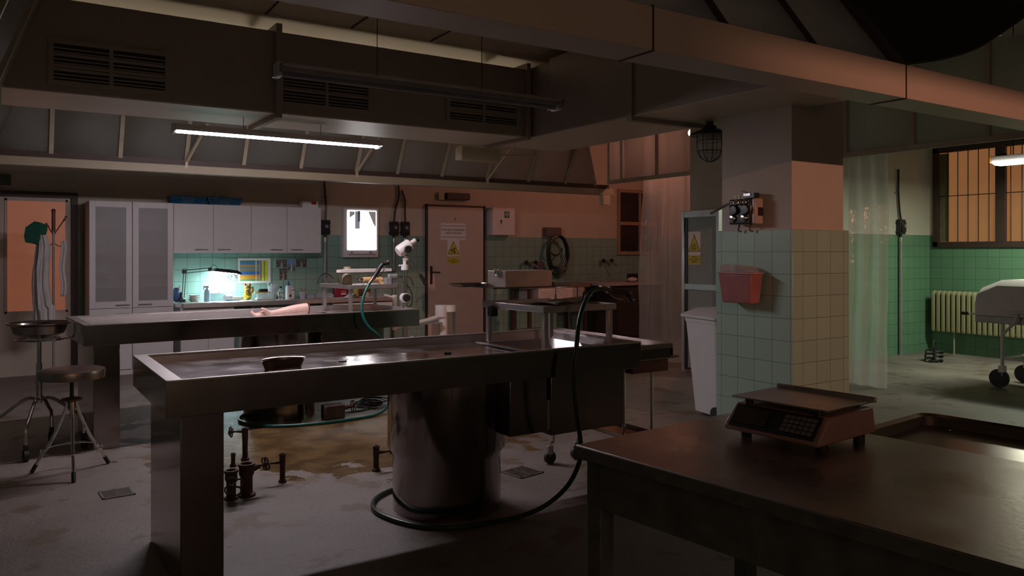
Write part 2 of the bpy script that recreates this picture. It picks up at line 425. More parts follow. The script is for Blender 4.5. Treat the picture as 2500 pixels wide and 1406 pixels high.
# sheet roof of the canopy
rf = B().box(.2, 6.88, 3.2, 7.74, 3.17, 3.2).box(.2, 4.02, 2.88, 3.2, 3.17, 3.2).build('roof_sheet', SHEET, can)
for (a, c) in (((1.62, 4.6), (1.66, 5.9)), ((2.3, 4.9), (2.33, 5.9)), ((3.0, 4.4), (3.03, 5.9))):
    B().beam((a[0], a[1], 3.166), (c[0], c[1], 3.166), .012, .006).build('seam', DARKW, can)

# ------------------------------------------------ ducts
du = thing('ventilation_duct', 'brown box duct with three slatted grilles above the far table', 'duct', (0, 0, 0))
box1(-.3, 4.0, 5.82, 6.50, 2.43, 3.03, 'duct_body', DUCT, du, .004)
box1(-.3, 1.70, 5.825, 6.52, 2.424, 2.4295, 'underside_plate', SHEET, du)
box1(1.76, 3.9, 5.825, 6.52, 2.424, 2.4295, 'underside_plate', SHEET, du)
B().box(1.70, 1.745, 5.77, 6.55, 2.385, 3.08).build('flange', DUCT, du, .003)
B().box(3.93, 3.97, 5.78, 6.55, 2.40, 3.08).build('flange', DUCT, du, .003)
B().box(4.0, 4.80, 3.20, 5.55, 2.43, 3.08).build('branch_duct', DUCT, du, .004)
B().box(4.0, 4.80, 5.55, 6.45, 2.43, 3.05).build('corner_duct', DUCT, du, .004)
B().box(3.98, 4.86, 4.46, 4.52, 2.39, 3.10).build('flange', DUCT, du, .003)
B().box(4.002, 4.798, 3.2, 6.45, 2.424, 2.4295).build('underside_plate', SHEET, du)
for k, (x0, x1, z0, z1) in enumerate(((.29, .95, 2.50, 2.735), (1.76, 2.43, 2.515, 2.745), (3.16, 3.83, 2.515, 2.74))):
    g = B(); g.box(x0-.03, x1+.03, 5.795, 5.82, z0-.03, z0).box(x0-.03, x1+.03, 5.795, 5.82, z1, z1+.03)
    g.box(x0-.03, x0, 5.795, 5.82, z0, z1).box(x1, x1+.03, 5.795, 5.82, z0, z1).box((x0+x1)/2-.012, (x0+x1)/2+.012, 5.795, 5.82, z0, z1)
    go = g.build('grille', DUCT, du)
    box1(x0, x1, 5.812, 5.819, z0, z1, 'grille_backing', INK, go)
    sl = B()
    for i in range(9):
        z = z0+.012+i*(z1-z0-.02)/9
        if i in (2, 6) and k != 1 or i == 3: sl.box(x0, x1, 5.800, 5.806, z, z+.02)
        else: sl.box(x0, x1, 5.802, 5.812, z, z+.008)
    sl.build('slats', DUCT, go)
# near-black slab with a curved lower edge, filling an unidentified dark area
rd = thing('curved_slab', 'large dark baffle with curved lower edge hanging beyond the front beam', 'slab', (4.0, 2.85, 0))
BP = [(4.385, 2.882), (4.643, 2.746), (4.894, 2.610), (5.258, 2.685), (5.572, 2.772), (5.849, 2.874), (6.141, 3.015), (6.451, 3.170), (6.713, 3.339), (6.713, 4.120), (4.385, 4.120)]
B().prism([(x-4.0, z) for x, z in BP], 0, .28, 'y').build('slab_shell', M('near_black_metal', (.02, .015, .014), .7), rd)
B().tube([(x-4.0, 0, z) for x, z in BP[2:9]], .012, 8, 3).build('edge_bead', DARKW, rd)

ac = thing('wall_fan_unit', 'cream box unit hung behind the duct under the sloping glass', 'fan unit', (4.1, 6.62, 2.3))
ac.location = (4.02, 6.72, 2.27)
box1(-.30, .14, -.13, .0, .02, .15, 'casing', CREAM, ac, .006)
B().beam((.14, -.05, .10), (.62, -.05, .13), .014).beam((.35, -.05, .10), (.35, -.05, .17), .02).build('bracket_arm', CREAM, ac)

# ------------------------------------------------ tube lights
TL = emis('lit_tube', (1, .90, .97), 132)
def tube_lamp(lab, x0, x1, y, z, lit):
    t = thing('tube_light', lab, 'lamp', ((x0+x1)/2, y, z), 0)
    L = (x1-x0)/2
    B().prism([(-.085, .012), (.085, .012), (.03, .045), (-.03, .045)], -L, L, 'x').box(-L, L, -.088, -.085, -.012, .014).box(-L, L, .085, .088, .002, .014).box(-L-.003, -L, -.088, .088, -.014, .03).box(L, L+.003, -.088, .088, -.014, .03).build('housing', M('lamp_housing', (.45, .42, .42), .25, .8) if not lit else WHITE, t, .004)
    q = [(.024*math.cos(-PI*i/8), .012-.034*math.sin(PI*i/8)) for i in range(9)]
    B().prism([(y_, z_) for y_, z_ in q], -L+.01, L-.01, 'x').build('tube', TL if lit else M('dead_tube', (.20, .18, .19), .2), t)
    for s in (-.38, .38): B().cyl((s*L*2*.5, 0, .05), (s*L*2*.5, 0, (2.422 if lit else 3.165)-z), .0022, n=6).build('suspension_wire', BLACK, t)
    for s in (-1, 1): B().box(s*L-.012, s*L+.012, -.036, .036, -.028, .045).build('end_cap', WHITE, t, .003)
    return t
tube_lamp('lit white tube light hanging over the far table', 1.055, 2.645, 6.10, 2.285, True)
tube_lamp('unlit thin tube light hanging in front of the duct grilles', 1.165, 2.885, 3.93, 2.30, False)

fl = thing('fluorescent_fixture', 'lit fluorescent fixture with orange end in the side room', 'lamp', (9.75, 4.62, 2.44), -90)
B().box(0, 1.3, -.09, .09, .0, .07).build('housing', WHITE, fl, .005)
B().box(-.012, 0, -.12, .12, -.01, .075).build('end_plate', M('orange_end', (.75, .33, .08), .5), fl, .004)
B().loft([[(0.01, -.11, 0), (1.3, -.11, 0), (1.3, .11, 0), (.01, .11, 0)], [(.03, -.07, -.035), (1.28, -.07, -.035), (1.28, .07, -.035), (.03, .07, -.035)]]).build('diffuser', emis('fluorescent', (1, 1, .86), 6), fl)
for s in (.2, 1.1): B().cyl((s, 0, .07), (s, 0, 1.76), .006, n=8).build('suspension_rod', BLACK, fl)
B().cyl((.08, 0, .07), (.08, 0, .1), .05, n=16).build('hanger_cap', BLACK, fl)

# ------------------------------------------------ caged lamp
cl = thing('caged_lamp', 'unlit caged glass bulkhead lamp with dark hood left of pillar', 'lamp', (4.68, 4.33, 2.39))
B().lathe([(0, .0), (.05, 0), (.055, -.02), (.15, -.06), (.158, -.075), (.15, -.078), (.09, -.055), (0, -.05)], n=32).build('hood', BLACK, cl)
B().cyl((0, 0, 0), (0, 0, .035), .03, n=12).build('mount', DARKW, cl)
B().lathe([(.085, -.07), (.09, -.12), (.088, -.18), (.07, -.23), (.035, -.26), (0, -.267)], n=32).build('glass_jar', film('lamp_glass', (.5, .5, .46), .3, .08, .3, 5, .1), cl)
cg = B()
for k in range(4):
    a = k*PI/4+.2; c, s = math.cos(a), math.sin(a)
    cg.tube([(c*.1, s*.1, -.07), (c*.102, s*.102, -.17), (c*.075, s*.075, -.245), (0, 0, -.282), (-c*.075, -s*.075, -.245), (-c*.102, -s*.102, -.17), (-c*.1, -s*.1, -.07)], .0035, 6, 4)
for z, r in ((-.12, .103), (-.2, .098)):
    cg.tube([(math.cos(i*PI/8)*r, math.sin(i*PI/8)*r, z) for i in range(16)], .0032, 6, 1, closed=True)
cg.build('wire_cage', BLACK, cl)

# ------------------------------------------------ dissecting tables
def dissecting_table(lab, loc, rz, L, W, legx, cx, box2=True):
    t = thing('dissecting_table', lab, 'table', loc, rz)
    z0, z1 = .745, .89; th = .028; hx0, hx1, hy0, hy1 = L-.62, L-.12, .17, W-.2
    a = B()
    a.box(0, L, 0, .006, z0, z1).box(0, L, W-.006, W, z0, z1).box(0, .006, .006, W-.006, z0, z1).box(L-.006, L, .006, W-.006, z0, z1)
    a.box(.006, L-.006, .006, W-.006, z0, z0+.004)
    a.build('apron', STEEL, t, .002)
    r = B()
    r.box(.0, L, -.002, th*.6, z1-.004, z1+.004).box(0, L, W-th, W+.002, z1-.004, z1+.004).box(-.002, .06, th*.6, W-th, z1-.004, z1+.004).box(L-th, L+.002, th*.6, W-th, z1-.004, z1+.004)
    r.box(.06, L-th, th*.6, th*.6+.003, z1-.05, z1-.004).box(.06, L-th, W-th-.003, W-th, z1-.05, z1-.004).box(.06, .063, th*.6+.003, W-th-.003, z1-.05, z1-.004).box(L-th-.003, L-th, th*.6+.003, W-th-.003, z1-.05, z1-.004)
    r.build('rim', STEELR, t, .003)
    f = B(); zf = z1-.036
    def pane(x0, x1, y0, y1, nx, ny):
        def fn(u, v):
            x = x0+(x1-x0)*u; y = y0+(y1-y0)*v
            return (x, y, zf-.012*(x/L)+.006*abs(y/W-.5))
        f.grid(fn, nx, ny)
    pane(.063, hx0, .02, W-th-.003, 16, 10); pane(hx1, L-th-.003, .02, W-th-.003, 3, 6)
    pane(hx0, hx1, .02, hy0, 6, 2); pane(hx0, hx1, hy1, W-th-.003, 6, 2)
    f.build('basin_floor', STEELW, t)
    s = B()
    def rr(x0, x1, y0, y1, r, z, n=5):
        pts = []
        for (cx_, cy_, a0) in ((x1-r, y1-r, 0), (x0+r, y1-r, 90), (x0+r, y0+r, 180), (x1-r, y0+r, 270)):
            for i in range(n+1):
                q = math.radians(a0+90*i/n); pts.append((cx_+r*math.cos(q), cy_+r*math.sin(q), z))
        return pts
    zt = zf-.006
    s.loft([rr(hx0-.012, hx1+.012, hy0-.012, hy1+.012, .05, zt+.004), rr(hx0, hx1, hy0, hy1, .06, zt+.008), rr(hx0+.02, hx1-.02, hy0+.02, hy1-.02, .08, zt-.03), rr(hx0+.05, hx1-.05, hy0+.05, hy1-.05, .10, zt-.098)], False, True)
    s.build('sink_bowl', STEELR, t)
    B().beam((hx0-.02, hy0-.03, zt+.012), (hx0-.02, hy1+.03, zt+.012), .008, .012).build('sink_lip', CHROME, t)
    lg = B().box(legx, legx+.17, .075, W-.1, 0, z0); lg.build('pedestal_leg', STEEL, t, .004)
    cy = B().lathe([(0, 0), (.298, 0), (.298, .30), (.326, .34), (.326, z0), (0, z0)], (cx, W*.57, 0), 64); cy.build('pedestal_column', STEEL, t)
    if box2:
        box1(cx+.16, cx+.400, .13, .62, .43, z0, 'sink_housing', STEEL, t, .003)
        box1(cx+.412, L-.03, .11, .70, .41, z0, 'sink_housing', STEEL, t, .003)
        B().box(cx+.4005, cx+.4115, .125, .14, .44, .60).build('housing_seam', CREAM, t)
    else:
        box1(cx+.24, L-.25, .2, .62, .42, z0, 'sink_housing', STEEL, t, .003)
    for x in (.9, 1.5): B().cyl((x, W*.5, zf-.006), (x, W*.5, zf-.0002), .02, n=16).build('drain', BLACK, t)
    return t
dissecting_table('near steel dissecting table with a kidney dish on it', (.549, 3.325, 0), 0, 2.49, .92, .065, 1.53)
dissecting_table('far steel dissecting table with a cut forearm on it', (.49, 6.17, 0), 3.2, 2.65, .93, .07, 1.57, False)

# wet film on the near table top
# (the steel's own gloss carries the wet look)

# dissecting stands on the tables
def stand(lab, loc, rz, w_, d_):
    t = thing('dissecting_stand', lab, 'stand', loc, rz)
    B().box(0, w_, 0, .003, .217, .252).box(0, w_, d_-.003, d_, .217, .252).box(0, .003, .003, d_-.003, .217, .252).box(w_-.003, w_, .003, d_-.003, .217, .252).box(.003, w_-.003, .003, d_-.003, .238, .241).build('tray', STEELR, t, .002)
    for x, y in ((.02, .02), (w_-.04, .02), (.02, d_-.04), (w_-.04, d_-.04)):
        B().box(x, x+.028, y, y+.028, .012, .238).box(x+.006, x+.022, y+.006, y+.022, 0, .012).build('leg', STEELR, t, .002)
    return t
stand('empty raised steel stand at the sink end of near table', (2.46, 3.46, .852), 1.5, .525, .62)
stand('raised steel stand with tools at the sink end of far table', (2.60, 6.64, .852), 7, .60, .56)

# ------------------------------------------------ steel worktable, scale, tray in the foreground
wt = thing('worktable', 'dark worktable with worn metal top in the foreground', 'table', (1.254, 1.62, 0), 5.4)
WL = 2.6; WW = .717
B().box(0, WW, -WL, 0, .872, .90).build('tabletop', TOPW, wt, .003)
B().box(-.004, .0, -WL, 0, .868, .898).box(-.004, WW, 0, .004, .868, .898).build('edge_band', WOODT, wt, .001)
B().box(.02, .045, -WL+.02, -.02, .745, .872).box(WW-.045, WW-.02, -WL+.02, -.02, .745, .872).box(.045, WW-.045, -.045, -.02, .745, .872).box(.045, WW-.045, -WL+.02, -WL+.045, .745, .872).build('apron', WOODT, wt, .002)
for x, y in ((.045, -.045), (WW-.045, -.045), (.045, -WL+.045), (WW-.045, -WL+.045)):
    box1(x-.025, x+.025, y-.025, y+.025, 0, .872, 'leg', WOODT, wt, .003)

sc = thing('digital_scale', 'dark digital counter scale with reddish side on the worktable', 'scale', (1.805, 1.35, .90), 5.4)
sc.scale = (.92, .92, .92)
SC = M('scale_body', (.36, .21, .19), .5)
# body profile runs front (low, sloping panel) to back; scale faces -x
def sp(x0, x1, y0, y1, z): return [(x0, y0, z), (x1, y0, z), (x1, y1, z), (x0, y1, z)]
sb = B().loft([sp(-.155, .145, -.15, .15, .022), sp(-.158, .147, -.152, .152, .035), sp(-.100, .142, -.148, .148, .095)])
sb.build('body', SC, sc, .006)
m = Matrix.Translation((-.131, 0, .0645)) @ Matrix.Rotation(-math.radians(46), 4, 'Y')
pn = B().box(-.038, .038, -.135, .135, -.001, .004, m); pno = pn.build('control_panel', BLACK, sc, .001)
B().box(-.026, .026, .02, .125, .004, .0055, m).build('display', M('display_glass', (.05, .045, .035), .12), pno)
kp = B()
for i in range(6):
    for j in range(4): kp.box(-.027+j*.0145, -.027+j*.0145+.011, -.125+i*.0165, -.125+i*.0165+.013, .004, .0062, m)
kp.build('keypad', M('keys', (.16, .13, .12), .6), pno)
pl = B().box(-.115, .135, -.155, .155, .111, .116).box(.128, .137, -.16, .16, .110, .126); pl.build('weighing_plate', TOPW, sc, .002)
for x, y in ((-.09, -.11), (-.09, .11), (.11, -.11), (.11, .11)):
    B().cyl((x, y, .093), (x, y, .111), .012, n=12).build('plate_support', BLACK, sc)
    B().cyl((x, y*1.1, 0), (x, y*1.1, .024), .016, n=14).build('foot', RUBBER, sc)

tr = thing('steel_tray_table', 'rounded steel tray on a trolley just beyond the worktable', 'trolley', (2.02, 1.60, 0), 5.4)
def rrect(x0, x1, y0, y1, r, z, n=6):
    pts = []
    for (cx_, cy_, a0) in ((x1-r, y1-r, 0), (x0+r, y1-r, 90), (x0+r, y0+r, 180), (x1-r, y0+r, 270)):
        for i in range(n+1):
            q = math.radians(a0+90*i/n); pts.append((cx_+r*math.cos(q), cy_+r*math.sin(q), z))
    return pts
COPP = M('warm_steel', (.50, .42, .38), .2, 1, .1, 6)
ty0, ty1 = -1.95, -.24
B().loft([rrect(0, .46, ty0, ty1, .05, .872), rrect(-.004, .464, ty0-.004, ty1+.004, .05, .88), rrect(.0, .46, ty0, ty1, .05, .884), rrect(.018, .442, ty0+.018, ty1-.018, .04, .878), rrect(.03, .43, ty0+.03, ty1-.03, .035, .852)], False, True).build('tray', COPP, tr)
for x, y in ((.05, ty0+.1), (.41, ty0+.1), (.05, ty1-.1), (.41, ty1-.1)): B().cyl((x, y, 0), (x, y, .853), .012, n=12).build('leg', STEEL, tr)

# ------------------------------------------------ kidney dish
kd = thing('kidney_dish', 'steel kidney dish on the near dissecting table', 'dish', (1.118, 3.70, .8525), 8)
def kid(s, z, off=0):
    pts = []
    for i in range(40):
        a = 2*PI*i/40; x = math.cos(a)*(.108*s+off); y = math.sin(a)*(.05*s+off)
        y += (-.026*s)*math.cos(a)**2*1.0+.012*s
        if math.sin(a) < 0: y += 0
        pts.append((x, y, z))
    return pts
B().loft([kid(.80, .004), kid(.82, .0), kid(.98, .040), kid(1.0, .044, .007), kid(.98, .046, .006), kid(.95, .044), kid(.80, .008), kid(.78, .006)], False, False).loft([kid(.8, .003), kid(.78, .006)]).build('bowl', M('dish_steel', (.42, .33, .30), .2, 1, .1), kd)

# ------------------------------------------------ forearm
fa = thing('forearm', 'pale cut forearm with curled fingers on the far table', 'body part', (1.955, 6.53, .906), 3.2)
fa.scale = (1.12, 1.1, 1.1)
def skin(name, pts, edges, radii, mat, parent, sub=2):
    me = bpy.data.meshes.new(name); me.from_pydata(pts, edges, [])
    o = bpy.data.objects.new(name, me); C.objects.link(o); o.parent = parent
    me.materials.append(mat)
    md = o.modifiers.new('skin', 'SKIN'); md.use_smooth_shade = True
    for v, r in zip(me.skin_vertices[0].data, radii): v.radius = r if isinstance(r, tuple) else (r, r)
    me.skin_vertices[0].data[0].use_root = True
    o.modifiers.new('sub', 'SUBSURF').levels = sub; o.modifiers['sub'].render_levels = sub
    return o
pts = [(.215, 0, .012), (.20, 0, .012), (.15, 0, .009), (.09, 0, .004), (.03, 0, -.004), (-.03, 0, -.012), (-.07, 0, -.018), (-.09, .0, -.017), (-.115, .0, -.014), (-.15, 0, -.014)]
rad = [(.044, .046), (.045, .047), (.041, .045), (.038, .043), (.034, .036), (.026, .029), (.021, .027), (.020, .029), (.016, .038), (.014, .040)]
edges = [(i, i+1) for i in range(9)]
fing = [(-.032, [(-.03, -.012), (-.052, -.002), (-.066, .014)], .0085), (-.011, [(-.034, -.009), (-.058, .004), (-.07, .022)], .0092),
        (.011, [(-.032, -.004), (-.052, .012), (-.058, .030)], .0092), (.030, [(-.026, 0), (-.042, .014), (-.046, .028)], .0080)]
for y, seg, r in fing:
    base = len(pts); pts.append((-.152, y, -.014)); rad.append((.011, .011)); edges.append((9, base))
    for k, (dx, dz) in enumerate(seg):
        pts.append((-.152+dx*1.0, y*1.08, -.014+dz)); rad.append((r*(1-.1*k),)*2); edges.append((base+k, base+k+1))
b0 = len(pts)
pts += [(-.100, -.024, -.004), (-.118, -.038, .014), (-.140, -.040, .026), (-.156, -.032, .033)]; rad += [(.016, .016), (.0125, .0125), (.0105, .0105), (.009, .009)]
edges += [(7, b0), (b0, b0+1), (b0+1, b0+2), (b0+2, b0+3)]
skin('arm_and_hand', pts, edges, rad, SKIN, fa)
B().lathe([(0, .004), (.02, .005), (.036, .002), (.043, 0)], n=24, sx=1, sy=1.02, m=Matrix.Translation((.2165, 0, .012)) @ Matrix.Rotation(PI/2, 4, 'Y')).build('cut_face', M('cut_flesh', (.38, .15, .12), .4, 0, .3, 60, .5, 100), fa)

# ------------------------------------------------ hoses with spray guns
def spray_gun(parent, p, d, up):
    d = Vector(d).normalized(); up = Vector(up).normalized(); p = Vector(p); u = (up-d*up.dot(d)).normalized()
    B().tube([p-d*.02, p+d*.04], .014, 10, 1).tube([p+d*.04, p+d*.06], .019, 10, 1).build('brass_coupling', M('coupling', (.45, .33, .27), .25, 1), parent)
    B().tube([p+d*.05, p+d*.10+u*.004, p+d*.15+u*.012, p+d*.19+u*.012], .019, 10, 3).build('grip', BLACK, parent)
    B().tube([p+d*.07-u*.026, p+d*.11-u*.036, p+d*.165-u*.03, p+d*.185-u*.01], .0045, 8, 3).build('trigger', CHROME, parent)
    e = p+d*.19+u*.012; q = (d*.75-u*.5).normalized()
    B().tube([e, e+q*.04, e+q*.055], [.02, .018, .024], 12, 1).build('nozzle', BLACK, parent)
    B().tube([e+q*.055, e+q*.062], .019, 12, 1).build('spray_head', CHROME, parent)
h1 = thing('spray_hose', 'dark green hose with spray gun falling from near stand and round its column', 'hose', (0, 0, 0))
B().tube([(2.80, 3.40, 1.195), (2.73, 3.38, 1.185), (2.64, 3.33, 1.13), (2.56, 3.28, 1.03), (2.51, 3.24, .88), (2.49, 3.23, .72), (2.50, 3.22, .56), (2.52, 3.22, .44), (2.545, 3.25, .32), (2.52, 3.32, .17), (2.44, 3.40, .06), (2.30, 3.43, .016), (2.12, 3.44, .014), (1.95, 3.46, .014), (1.80, 3.56, .014), (1.71, 3.74, .014), (1.69, 3.95, .014), (1.79, 4.14, .014), (1.98, 4.24, .014), (2.2, 4.22, .014), (2.35, 4.12, .016)], .0125, 10, 6).build('hose', DGREEN, h1)
spray_gun(h1, (2.82, 3.40, 1.198), (.94, .05, -.22), (0, 0, 1))
B().tube([(2.72, 3.44, 1.18), (2.72, 3.46, 1.12), (2.72, 3.465, 1.07)], .005, 6, 2).build('hook', BLACK, h1)
h2 = thing('spray_hose', 'bright green hose with spray gun held upright at the far stand', 'hose', (0, 0, 0))
B().tube([(2.655, 6.30, 1.135), (2.60, 6.27, 1.06), (2.56, 6.24, .96), (2.55, 6.20, .87), (2.58, 6.16, .78), (2.67, 6.12, .68), (2.80, 6.2, .48), (2.9, 6.3, .25), (2.86, 6.38, .06), (2.7, 6.26, .014), (2.4, 6.18, .014), (2.05, 6.2, .014), (1.78, 6.32, .014), (1.66, 6.55, .014), (1.68, 6.75, .014), (1.8, 6.95, .016)], .0125, 10, 6).build('hose', GREENH, h2)
spray_gun(h2, (2.66, 6.30, 1.145), (.62, .05, .7), (-.6, 0, .6))

# ------------------------------------------------ doors, windows on the shell
d1 = thing('door_1', 'cream door with orange lit rough glass and dark frame', 'door', (0, 10.5, 0)); d1['kind'] = 'structure'
box1(-.25, .70, -.05, -.0, .0, 2.02, 'leaf', DOORC, d1)
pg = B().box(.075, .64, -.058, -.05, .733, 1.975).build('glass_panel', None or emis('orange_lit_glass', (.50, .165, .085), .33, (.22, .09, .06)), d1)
B().box(-.4, .765, -.09, 0, 2.02, 2.085).box(.70, .765, -.09, 0, 0, 2.02).box(-.4, -.25, -.09, 0, 0, 2.02).build('frame', DARKW, d1, .003)
B().box(.05, .072, -.062, -.05, .71, 2.0).box(.642, .664, -.062, -.05, .71, 2.0).box(.05, .664, -.062, -.05, 1.978, 2.0).box(.05, .664, -.062, -.05, .71, .731).build('glazing_bead', DOORC, d1)
d2 = thing('door_2', 'beige door with radiation warning sign', 'door', (5.30, 10.5, 0)); d2['kind'] = 'structure'
box1(.03, .985, -.045, -.004, .01, 2.08, 'leaf', DOORC, d2, .003)
B().box(0, .022, -.05, 0, 0, 2.11).box(.993, 1.02, -.05, 0, 0, 2.11).box(0, 1.02, -.05, 0, 2.085, 2.11).build('frame', DARKW, d2)
B().box(.06, .10, -.054, -.045, .92, 1.19).build('handle_plate', BLACK, d2, .002)
B().tube([(.08, -.05, 1.10), (.08, -.095, 1.10), (.11, -.10, 1.10), (.20, -.10, 1.095)], .011, 8, 3).build('handle', BLACK, d2)
B().prism([(.475, 1.88), (.50, 1.88), (.4875, 1.935)], -.048, -.045, 'y').build('red_mark', REDP, d2)
def tri(b, cx, cz, w_, h_, y0, y1): return b.prism([(cx-w_/2, cz), (cx+w_/2, cz), (cx, cz+h_)], y0, y1, 'y')
sg = thing('notice_sheet', 'white notice with two lines of text taped to the beige door', 'sign', (5.755, 10.452, 1.60))
sgp = box1(-.215, .215, -.0015, 0, -.02, .235, 'sheet', PAPER, sg)
for z in (.02, .19): box1(-.205, .205, -.003, -.0015, z, z+.006, 'rule', INK, sg)
text('VSTUP BEZ OCHRANNÉHO\nODĚVU ZAKÁZÁN', .042, 'lettering', INK, sg, (0, -.0025, .108), sx=.78)
rs = thing('radiation_sign', 'radiation warning triangle and yellow label on the beige door', 'sign', (5.755, 10.452, 1.22))
box1(-.105, .105, -.0015, 0, .12, .36, 'sheet', PAPER, rs)
tri(B(), 0, .145, .205, .20, -.003, -.0015).build('triangle_border', INK, rs)
tri(B(), 0, .152, .182, .178, -.0042, -.003).build('triangle', YELL, rs)
tf = B()
for k in range(3):
    a0 = math.radians(60+120*k); c = (0, .205)
    P_ = [(c[0]+.011*math.cos(a0+q), c[1]+.011*math.sin(a0+q)) for q in (-.5, .5)]+[(c[0]+.043*math.cos(a0+q), c[1]+.043*math.sin(a0+q)) for q in (.5, .25, 0, -.25, -.5)]
    P_ = [(x, z) for x, z in P_]
    tf.prism(P_, -.0055, -.0042, 'y')
P_ = [(.007*math.cos(q*PI/6), .205+.007*math.sin(q*PI/6)) for q in range(12)]
tf.prism(P_, -.0055, -.0042, 'y'); tf.build('trefoil', INK, rs)
rl = box1(-.10, .10, -.0015, 0, 0, .095, 'yellow_label', YELL, rs)
text('POZOR\nRADIOAKTIVNÍ\nZÁŘENÍ', .022, 'lettering', INK, rl, (0, -.0022, .048))

d3 = thing('door_3', 'grey cold room door with aluminium frame', 'door', (6.79, 6.67, 0), -90); d3['kind'] = 'structure'
B().box(0, .04, -.06, 0, 0, 1.88).box(.53, .57, -.06, 0, 0, 1.88).box(.04, .53, -.06, 0, 1.80, 1.88).box(.04, .53, -.055, 0, .96, 1.03).build('frame', ALU, d3, .003)
B().box(.085, .53, -.04, -.01, 1.03, 1.80).box(.085, .53, -.04, -.01, .05, .96).build('panel', COLDG, d3)
B().box(.04, .085, -.05, -.0, .03, 1.80).build('gasket', BLACK, d3)
bs = thing('biohazard_sign', 'biohazard warning triangle and yellow label on the grey door', 'sign', (6.747, 6.485, 1.26), -90)
box1(-.09, .10, -.0015, 0, -.005, .375, 'sheet', PAPER, bs)
tri(B(), .005, .145, .185, .20, -.003, -.0015).build('triangle_border', INK, bs)
tri(B(), .005, .151, .163, .178, -.0042, -.003).build('triangle', YELL, bs)
bh = B()
cz = .200
for k in range(3):
    a0 = PI/2+2*PI*k/3; cx_, cy_ = .005+.020*math.cos(a0), cz+.020*math.sin(a0)
    bh.tube([(cx_+.018*math.cos(a0+q), -.005, cy_+.018*math.sin(a0+q)) for q in [x*.3-2.4 for x in range(17)]], .0022, 5, 1)
bh.tube([(.005+.020*math.cos(q*PI/8), -.005, cz+.020*math.sin(q*PI/8)) for q in range(16)], .0013, 5, 1, closed=True)
bh.build('biohazard_symbol', INK, bs)
bl = box1(-.09, .10, -.0016, 0, 0, .10, 'yellow_label', YELL, bs)
text('POZOR\nBIOLOGICKÉ\nRIZIKO', .024, 'lettering', INK, bl, (.005, -.0022, .052))

# orange lit barred window
w1 = thing('window_1', 'wide barred window glowing orange', 'window', (11.03, 6.04, 0), -90); w1['kind'] = 'structure'
W1 = 3.02
B().box(0, .07, -.03, .06, 1.47, 2.85).box(0, W1, -.03, .06, 1.46, 1.54).box(0, W1, -.03, .06, 2.78, 2.86).box(.83, .95, -.03, .06, 1.54, 2.78).box(1.83, 1.95, -.03, .06, 1.54, 2.78).build('frame', DARKW, w1, .003)
box1(.07, W1, .03, .04, 1.54, 2.78, 'lit_glass', emis('street_lit_glass', (.52, .21, .075), .40, (.14, .08, .04)), w1)
box1(.075, .20, .02, .028, 1.545, 2.77, 'curtain_strip', M('olive_cloth', (.16, .14, .07), .8), w1)
x = .20
while x < W1:
    if not (.80 < x < .97 or 1.80 < x < 1.97): B().cyl((x, -.0, 1.53), (x, -.0, 2.79), .006, n=8).build('bar', BLACK, w1)
    x += .135
box1(.07, W1, .0, .012, 2.17, 2.18, 'cross_bar', BLACK, w1)
w2 = thing('window_2', 'dark window with brown frame left of the strip curtain', 'window', (9.03, 10.5, 0)); w2['kind'] = 'structure'
B().box(0, .05, -.04, 0, 1.35, 2.50).box(.97, 1.02, -.04, 0, 1.35, 2.50).box(.05, .97, -.04, 0, 2.44, 2.50).box(.05, .97, -.04, 0, 1.35, 1.41).box(.05, .97, -.04, 0, 1.87, 1.93).box(.49, .54, -.035, 0, 1.41, 1.87).box(.49, .54, -.035, 0, 1.93, 2.44).build('frame', M('window_wood', (.40, .26, .16), .5), w2, .003)
box1(.05, .97, -.012, -.005, 1.41, 2.44, 'dark_glass', M('night_glass', (.03, .018, .018), .15), w2)

# ------------------------------------------------ laboratory furniture on the back wall
for k, lab in enumerate(('tall white cabinet with frosted door, nearer the cream door', 'tall white cabinet with frosted door, beside the wall cabinets')):
    t = thing('tall_cabinet', lab, 'cabinet', (.835+.44*k, 9.9, 0), 0, 'tall white cabinets')
    B().box(0, .018, .02, .58, 0, 1.975).box(.42, .438, .02, .58, 0, 1.975).box(.018, .42, .02, .58, 1.957, 1.975).box(.018, .42, .02, .58, 0, .06).box(.018, .42, .56, .58, .06, 1.957).box(.018, .42, .02, .56, .72, .74).build('carcass', CABW, t, .002)
    for z in (1.0, 1.16, 1.38, 1.67): box1(.02, .418, .03, .55, z, z+.018, 'shelf', WHITE, t)
    dr = B().box(.003, .065, 0, .019, .765, 1.972).box(.373, .435, 0, .019, .765, 1.972).box(.065, .373, 0, .019, 1.905, 1.972).box(.065, .373, 0, .019, .765, .84).build('door', CABW, t, .002)
    box1(.065, .373, .006, .011, .84, 1.905, 'frosted_pane', FROST, dr)
    hx = .27 if k == 0 else .06
    B().tube([(hx, 0, .80), (hx, -.025, .80), (hx+.14, -.025, .80), (hx+.14, 0, .80)], .005, 8, 1).build('handle', CHROME, dr)
    ld = box1(.003, .435, 0, .019, .065, .76, 'door', CABW, t, .002)
    B().tube([(hx, 0, .70), (hx, -.025, .70), (hx+.14, -.025, .70), (hx+.14, 0, .70)], .005, 8, 1).build('handle', CHROME, ld)
    t0 = B().box(.06, .16, .2, .3, 1.018, 1.06).box(.22, .30, .2, .28, 1.018, 1.12).build('stored_boxes', WPLAST, t)
